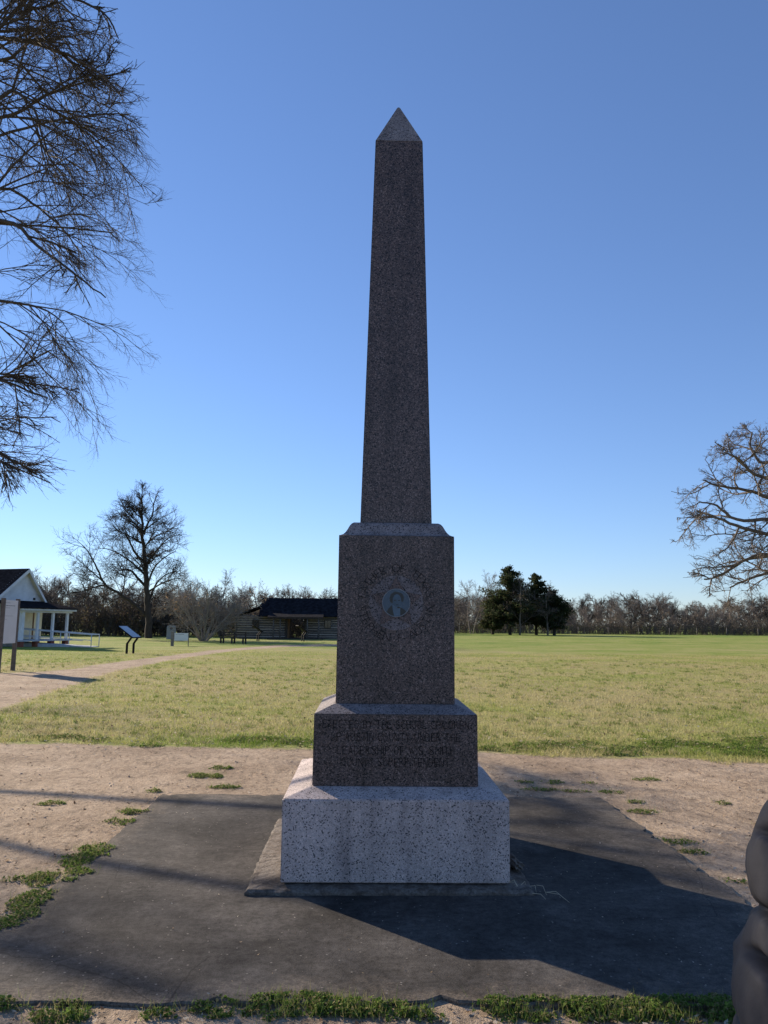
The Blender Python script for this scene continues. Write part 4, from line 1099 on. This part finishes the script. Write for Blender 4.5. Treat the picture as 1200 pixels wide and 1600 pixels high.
tn = 2600; ty = 10.3 + 26 * rg.random(tn) ** 1.6; tx = rg.uniform(-1, 1, tn) * (ty * .56 + 1); tk = field(np.stack([tx, ty], 1)) < .3; tx, ty = tx[tk], ty[tk]
tr_ = rg.uniform(.02, .09, len(tx)); rep_ = 22
bx_ = np.repeat(tx, rep_) + rg.normal(0, 1, len(tx) * rep_) * np.repeat(tr_, rep_); by_ = np.repeat(ty, rep_) + rg.normal(0, 1, len(tx) * rep_) * np.repeat(tr_, rep_)
tc = np.repeat(np.array([(.10, .17, .03), (.17, .22, .05), (.40, .34, .19), (.14, .19, .04)])[rg.integers(0, 4, len(tx))], rep_, axis=0) * rg.uniform(.6, 1.25, (len(tx) * rep_, 1))
xx = np.concatenate([xx, bx_]); yy = np.concatenate([yy, by_]); col = np.concatenate([col, tc]); h = np.concatenate([h, rg.uniform(.03, .09, len(bx_))]); w = np.concatenate([w, (.005 + .0003 * by_) * rg.uniform(.7, 1.3, len(bx_))])
blades('field_grass', xx, yy, h, w, col, 'short winter grass, straw mixed with green, covering the field', 'grass', rg, 1.3)
# dead thatch lying on the bare soil
n = 150000
yy = 2.4 + 8.6 * rg.random(n) ** 1.2; xx = rg.uniform(-1, 1, n) * (yy * .56 + .8)
d = field(np.stack([xx, yy], 1)); k = (d > .45) & ~on_slab(xx, yy, .01) & in_view(xx, yy) & (vnoise(xx, yy, .45, 21) + rg.random(len(xx)) * .8 > .75); xx, yy = xx[k], yy[k]
col = np.array([(.48, .39, .28), (.40, .31, .22), (.60, .50, .38), (.22, .16, .11)])[rg.integers(0, 4, len(xx))] * rg.uniform(.7, 1.2, (len(xx), 1))
blades('dead_thatch', xx, yy, rg.uniform(.003, .014, len(xx)), rg.uniform(.003, .006, len(xx)), col, 'dry tan thatch lying on the bare soil around the slab', 'dead grass', rg, 4.0)
# pale fallen leaves and grit
n = 14000
yy = 2.6 + 24 * rg.random(n) ** 1.7; xx = rg.uniform(-1, 1, n) * (yy * .56 + .8); k = in_view(xx, yy) & (~on_slab(xx, yy) | (rg.random(n) < .12)); xx, yy = xx[k], yy[k]
zz = np.where(on_slab(xx, yy), .003, ground_z(xx, yy) + np.where(yy > 10.5, .03, .006))
m = np.abs(xx - MC[0]) + 0 * yy; k = ~((m < .98) & (np.abs(yy - MC[1]) < .98)); C = np.stack([xx, yy, zz], 1)[k]
nn_ = len(C); a = rg.uniform(0, 6.28, nn_); sz = rg.uniform(.006, .02, nn_) * np.where(on_slab(C[:, 0], C[:, 1]), .45, np.where(C[:, 1] > 10.3, 1.5, 1)); tl = rg.normal(0, .25, nn_)
ax = np.stack([np.cos(a), np.sin(a), tl], 1) * sz[:, None]; bx = np.stack([-np.sin(a), np.cos(a), rg.normal(0, .3, nn_)], 1) * (sz * .5)[:, None]
up = np.array([0, 0, .006])
V = np.stack([C - ax + up * .6, C + bx + up * .3, C + ax + up, C - bx + up * .5], 1).reshape(-1, 3)
me = npmesh('leaf_litter', V, np.arange(nn_ * 4).reshape(nn_, 4))
lc = np.array([(.52, .44, .33), (.40, .30, .20), (.18, .12, .08), (.6, .54, .44), (.10, .07, .05)])[rg.integers(0, 5, nn_)]
setcol(me, 'col', np.repeat(lc, 4, axis=0)); tag(link('leaf_litter', me, MAT['leaf']), 'small dry leaves and crumbs scattered over dirt, slab and grass', 'leaf litter', kind='stuff')
# loose stones on soil
mbs = MB()
for q in range(420):
    y = 2.7 + 7.5 * random.random() ** 1.4; x = random.uniform(-1, 1) * (y * .55 + .3)
    if on_slab(np.array([x]), np.array([y]), .03)[0] or field(np.array([[x, y]]))[0] < .6: continue
    r_ = random.uniform(.004, .013); z = float(ground_z(x, y)); a = random.uniform(0, 6.28); c, s_ = math.cos(a), math.sin(a)
    top = (x + r_ * .2, y, z + r_ * .9)
    base = [(x + r_ * (c * p - s_ * q_), y + r_ * (s_ * p + c * q_), z - .003) for p, q_ in ((-1.2, -.6), (.1, -1), (1.1, -.3), (.8, .7), (-.4, .9))]
    up_ = [(x + .7 * (b_[0] - x), y + .7 * (b_[1] - y), z + r_ * random.uniform(.5, .8)) for b_ in base]
    mbs.add(base + up_ + [top], [(i_, (i_ + 1) % 5, 5 + (i_ + 1) % 5, 5 + i_) for i_ in range(5)] + [(5 + i_, 5 + (i_ + 1) % 5, 10) for i_ in range(5)])
MAT['pebble'] = plain('pebble', (.30, .24, .19), .9, .35, 30)
tag(mbs.build('gravel', MAT['pebble']), 'small loose stones on the bare soil', 'gravel', kind='stuff')

# low leafy weeds: mounds of small leaves
def weeds(name, patches, label, size, dens, hmax, dark=False):
    C = []; N = []
    for (x, y, rx, ry) in patches:
        n = int(dens * rx * ry * 3.1)
        rx, ry = rx * 1.2, ry * 1.2; a = rg.uniform(0, 6.28, n); r_ = np.sqrt(rg.random(n)); px, py = x + rx * r_ * np.cos(a), y + ry * r_ * np.sin(a)
        fall = np.clip(1.25 * (1 - r_ ** 1.6), 0, 1); f1, f2 = max(.05, .55 * min(rx, ry)), max(.02, .22 * min(rx, ry))
        lump = np.clip(vnoise(px, py, f1, 31) * .9 + vnoise(px, py, f2, 32) * .7 - .38, 0, 1) * fall * 1.3
        ok = lump > .16 + .3 * rg.random(len(px)) ** 2; px, py, lump = px[ok], py[ok], lump[ok]
        z = ground_z(px, py) + hmax * lump * rg.uniform(.25, 1.0, len(px))
        z = np.maximum(z, np.where(on_slab(px, py), .006, -9)); C.append(np.stack([px, py, z], 1))
    C = np.concatenate(C); n = len(C)
    a = rg.uniform(0, 6.28, n); s_ = size * rg.uniform(.5, 1.25, n); t1, t2 = rg.normal(.15, .4, n), rg.normal(0, .45, n)
    A = np.stack([np.cos(a), np.sin(a), t1], 1) * s_[:, None]; B = np.stack([-np.sin(a), np.cos(a), t2], 1) * (s_ * .42)[:, None]
    V = np.stack([C - A * .5, C - A * .1 + B, C + A * .35 + B * .8, C + A * .55, C + A * .35 - B * .8, C - A * .1 - B], 1)
    V[:, (1, 2, 4, 5), 2] += (s_ * .16)[:, None]
    me = npmesh(name, V.reshape(-1, 3), np.arange(n * 6).reshape(n, 6))
    pal_ = np.array([(.11, .18, .033), (.14, .215, .042), (.08, .14, .028), (.17, .235, .052), (.26, .225, .11)])
    setcol(me, 'col', np.repeat(pal_[rg.integers(0, 5, n)] * rg.uniform(.7, 1.3, (n, 1)), 6, axis=0))
    wo = tag(link(name, me, MAT['leaf']), label, 'weeds', kind='stuff')
    pick = C[rg.random(n) < .3]; m_ = len(pick)
    go = blades('grass_blade', pick[:, 0] + rg.normal(0, .03, m_), pick[:, 1] + rg.normal(0, .025, m_), rg.uniform(.02, .075, m_), np.full(m_, .0035), np.array([(.14, .21, .045), (.30, .27, .12), (.20, .23, .07)])[rg.integers(0, 3, m_)], None, None, rg, .9)
    go.parent = wo
def PX(*a): return [(*gp(x, y, -.02)[:2], rx, ry) for x, y, rx, ry in a]
weeds('edge_weeds', PX((95, 1588, .13, .09), (335, 1580, .1, .08), (430, 1578, .14, .1), (480, 1574, .16, .1), (540, 1578, .16, .09), (600, 1585, .14, .07), (660, 1590, .1, .06), (790, 1580, .14, .09), (850, 1582, .16, .09), (910, 1582, .18, .09), (970, 1580, .18, .1), (1030, 1582, .18, .1), (1090, 1582, .18, .1), (1145, 1580, .16, .1), (250, 1590, .08, .05), (20, 1575, .1, .04)),
      'lush green weeds along the front edge of the slab', .0135, 34000, .045)
weeds('side_weeds', PX((18, 1438, .14, .18), (55, 1408, .15, .16), (95, 1372, .2, .16), (130, 1345, .18, .16), (150, 1330, .14, .12), (60, 1380, .1, .1), (185, 1287, .14, .1), (207, 1271, .14, .08), (240, 1238, .08, .06), (322, 1214, .2, .13), (352, 1232, .16, .06), (345, 1202, .14, .12), (80, 1257, .14, .08), (20, 1375, .08, .06)),
      'green weeds creeping along the left edge of the slab', .015, 17000, .035)
weeds('soil_weeds', PX((1063, 1316, .16, .08), (1085, 1331, .12, .06), (1005, 1268, .14, .09), (995, 1254, .1, .06), (860, 1223, .14, .1), (845, 1235, .2, .06), (900, 1237, .16, .06), (955, 1238, .13, .08), (1012, 1218, .18, .09), (820, 1224, .1, .06), (1150, 1378, .08, .06), (1130, 1256, .08, .06), (1190, 1288, .08, .06), (920, 1224, .1, .05)),
      'small green weed tufts on the bare soil right of the slab', .014, 11000, .025)
weeds('verge_weeds', PX((395, 1158, .5, .28), (450, 1160, .5, .28), (230, 1168, .25, .15), (780, 1172, .5, .25), (840, 1166, .6, .3), (880, 1162, .6, .3), (930, 1170, .6, .35), (960, 1177, .45, .3), (1000, 1172, .5, .3), (1060, 1164, .6, .3), (1150, 1170, .5, .3), (1185, 1180, .5, .35), (1195, 1160, .6, .4), (90, 1153, .45, .2), (150, 1158, .35, .15)),
      'dark green weedy strip where the field grass meets the bare soil', .024, 3600, .05)

# ---------------------------------------------------------------- person at the right edge
MAT['jacket'] = plain('taupe_quilted_nylon', (.055, .051, .053), .7, .1, 50, .15, .06)
MAT['trousers'] = plain('dark_trousers', (.03, .033, .045), .85, .2, 30)
MAT['skin'] = plain('skin', (.42, .26, .19), .55, .08, 12, .35)
MAT['hair'] = plain('brown_hair', (.05, .032, .02), .7, .3, 40)
MAT['shoe'] = plain('dark_shoe', (.03, .026, .024), .6, .2, 20)
PX0, PY0 = .857, 1.10
person = empty('person', (PX0, PY0, -.02), R(8), label='person standing in a taupe quilted jacket at the edge of the slab', cat='person')
person.scale = (1.035, 1.035, 1.035)
def skinned(name, verts, edges, radii, mat, root_i=0, sub=2, parent=person):
    me = bpy.data.meshes.new(name); me.from_pydata(verts, edges, [])
    o = bpy.data.objects.new(name, me); COL.objects.link(o)
    m = o.modifiers.new('skin', 'SKIN'); m.use_smooth_shade = True
    sk = me.skin_vertices[0].data
    for i, r_ in enumerate(radii): sk[i].radius = (r_, r_) if not isinstance(r_, tuple) else r_; sk[i].use_root = (i == root_i)
    m2 = o.modifiers.new('sub', 'SUBSURF'); m2.levels = sub; m2.render_levels = sub
    bpy.context.view_layer.update()
    nm = bpy.data.meshes.new_from_object(o.evaluated_get(bpy.context.evaluated_depsgraph_get()))
    bpy.data.objects.remove(o); bpy.data.meshes.remove(me); nm.name = name; nm.materials.clear()
    return link(name, nm, mat, parent, True)
sv = [(0, 0, .95), (0, .01, 1.12), (0, .01, 1.28), (0, 0, 1.42), (0, 0, 1.50), (0, .015, 1.56), (0, .03, 1.64), (0, .02, 1.71)]
se = [(i, i + 1) for i in range(7)]; sr = [(.15, .11), (.14, .1), (.16, .11), (.13, .09), .055, .06, .085, .06]
def add(pts, rs, at):
    p = at
    for q, r_ in zip(pts, rs): sv.append(q); sr.append(r_); se.append((p, len(sv) - 1)); p = len(sv) - 1
    return p
for sg in (-1, 1):
    add([(sg * .10, 0, .88), (sg * .11, .02, .5), (sg * .11, -.01, .12), (sg * .11, .06, .05), (sg * .12, .16, .04)], [.085, .06, .042, .04, .03], 0)
LEFT = [(-.185, .0, 1.435), (-.255, -.02, 1.33), (-.305, -.03, 1.13), (-.285, .10, .93), (-.27, .14, .86)]
RIGHT = [(.185, .0, 1.435), (.25, -.02, 1.33), (.285, -.04, 1.13), (.29, .06, .91), (.285, .09, .84)]
hands = []
for pts in (LEFT, RIGHT):
    e = add(pts, [.055, .048, .04, .028, (.018, .035)], 3); hands.append((pts[-1], e))
for (h0, e), sg in zip(hands, (-1, 1)):
    hx, hy, hz = h0
    pb = add([(hx, hy + .03, hz - .05)], [(.016, .036)], e)
    for k, (dy, L) in enumerate(((-.028, .07), (-.009, .08), (.010, .076), (.028, .06))):
        add([(hx, hy + .035 + dy, hz - .075), (hx - sg * .008, hy + .045 + dy, hz - .075 - L * .5), (hx - sg * .025, hy + .05 + dy, hz - .075 - L)], [.0095, .0085, .007], pb)
    add([(hx - sg * .012, hy + .07, hz - .045), (hx - sg * .02, hy + .085, hz - .085)], [.011, .0085], pb)
nose0 = len(sv); add([(0, .125, 1.625)], [.012], 6)
skinned('body', sv, se, sr, MAT['skin'])
def ring_mesh(name, rings, mat, n=28, smooth=True):
    """rings: (centre, half width, half depth) stacked; closed ends"""
    V = []; F = []
    for c, a, b in rings:
        for k in range(n):
            t = 2 * math.pi * k / n; V.append((c[0] + a * math.cos(t), c[1] + b * math.sin(t), c[2]))
    for i in range(len(rings) - 1):
        for k in range(n): F.append((i * n + k, i * n + (k + 1) % n, (i + 1) * n + (k + 1) % n, (i + 1) * n + k))
    F.append(tuple(range(n - 1, -1, -1))); e = (len(rings) - 1) * n; F.append(tuple(e + k for k in range(n)))
    return MB().add(V, F).build(name, mat, person, smooth)
def puff(t):      # one baffle: round bulge between two stitched creases
    return abs(math.sin(math.pi * t)) ** .45
tr = []; zs = np.linspace(.80, 1.47, 85)
for z in zs:
    t = (z - .80) / .67; base_w = np.interp(z, [.80, .95, 1.1, 1.3, 1.4, 1.47], [.215, .205, .195, .225, .205, .09]); base_d = np.interp(z, [.80, .95, 1.1, 1.3, 1.4, 1.47], [.17, .165, .155, .165, .135, .08])
    b = .024 * puff(t * 6) - .012
    tr.append(((0, .005, z), base_w + b, base_d + b))
ring_mesh('jacket', tr, MAT['jacket'])
cr_ = [((0, .01, z), .085 + .014 * puff((z - 1.44) / .055), .08 + .014 * puff((z - 1.44) / .055)) for z in np.linspace(1.44, 1.55, 22)]
ring_mesh('collar', cr_, MAT['jacket'])
MB().tube([(-.215, -.005, 1.43), (-.15, 0, 1.452), (-.07, .005, 1.478), (0, .008, 1.485), (.07, .005, 1.478), (.15, 0, 1.452), (.215, -.005, 1.43)], [.078, .09, .092, .09, .092, .09, .078], 24).build('yoke', MAT['jacket'], person, True)
def sleeve(pts, sg):
    P = [Vector(p) for p in pts[:4]]; m = 220; ctr = []; rad = []
    seg = [(P[i + 1] - P[i]).length for i in range(3)]; tot = sum(seg)
    for k in range(m):
        d = tot * k / (m - 1); i = 0
        while i < 2 and d > seg[i]: d -= seg[i]; i += 1
        t = min(1, d / seg[i]); a = P[max(i - 1, 0)]; b = P[i]; c = P[i + 1]; e = P[min(i + 2, 3)]
        ctr.append(.5 * (2 * b + (c - a) * t + (2 * a - 5 * b + 4 * c - e) * t * t + (3 * b - a - 3 * c + e) * t ** 3))
        s_ = k / (m - 1); r_ = np.interp(s_, [0, .12, .3, .62, .8, 1], [.085, .098, .100, .098, .082, .06])
        rad.append(r_)
    mb = MB(); mb.tube(ctr, rad, 72, True)
    for i, v in enumerate(mb.v):               # sagging baffles between slanted stitch lines, with gathered wrinkles
        k = i // 72; a = 2 * math.pi * (i % 72) / 72; s_ = k / (m - 1)
        ph = s_ * 4.4 + .34 + .10 * math.sin(a + 1.0) + .03 * math.sin(3 * a); fr = ph - math.floor(ph); e = min(fr, 1 - fr)
        bulge = math.sin(math.pi * fr ** 1.35) ** .45
        dn = (Vector(v) - ctr[k]).normalized(); face = max(0.0, min(1.0, (-.55 * dn.x - .83 * dn.y - .15) * 2.2)); f2 = (ph + .5 - .16 * dn.x) % 1.0; e2 = min(f2, 1 - f2)
        w = -.012 + .016 * math.sin(math.pi * fr ** 1.3) ** .5 - .045 * math.exp(-(e * 28) ** 1.5) * (.2 + .8 * face) - .058 * face * math.exp(-(e2 * 24) ** 1.6) + .0055 * math.sin(a * 10 + s_ * 9 + 2 * math.sin(a * 3)) * math.exp(-min(e, e2) * 8) + .0022 * math.sin(a * 4 + s_ * 23) + .0018 * math.sin(a * 13 - s_ * 40) * math.exp(-min(e, e2) * 6) + .0012 * math.sin(a * 21 + s_ * 55)
        if .08 < s_ < .97: 
            dv = Vector(v) - ctr[k]; mb.v[i] = tuple(ctr[k] + dv * (1 + w / max(dv.length, .01)))
    return mb.build('sleeve', MAT['jacket'], person, True)
sleeve(LEFT, -1); sleeve(RIGHT, 1)
for sg in (-1, 1):
    MB().tube([(sg * .085, 0, .90), (sg * .105, .01, .7), (sg * .112, .02, .5), (sg * .112, 0, .28), (sg * .112, -.005, .09)], [.125, .105, .082, .072, .075], 20).build('trouser_leg', MAT['trousers'], person, True)
    mb = MB(); mb.hexa([(sg * .115 - .048, -.09, 0), (sg * .115 + .048, -.09, 0), (sg * .13 + .045, .20, 0), (sg * .13 - .045, .20, 0), (sg * .115 - .04, -.07, .10), (sg * .115 + .04, -.07, .10), (sg * .13 + .03, .17, .05), (sg * .13 - .03, .17, .05)]); mb.build('shoe', MAT['shoe'], person, True, bevel=.018, seg=3)
bm = bmesh.new(); bmesh.ops.create_icosphere(bm, subdivisions=4, radius=1)
for v in bm.verts:
    x, y, z = v.co; k = 1 + .03 * math.sin(x * 14) + .02 * math.sin(z * 17 + y * 9)
    y2 = y if y < .35 else .35 + (y - .35) * .35
    if y > .2 and z < .25: y2 = .2 - .25 * (.25 - z); 
    v.co = Vector((x * .094 * k, y2 * .115 * k + .01, z * .12 * k + 1.665))
me = bpy.data.meshes.new('hair'); bm.to_mesh(me); bm.free(); link('hair', me, MAT['hair'], person, True)
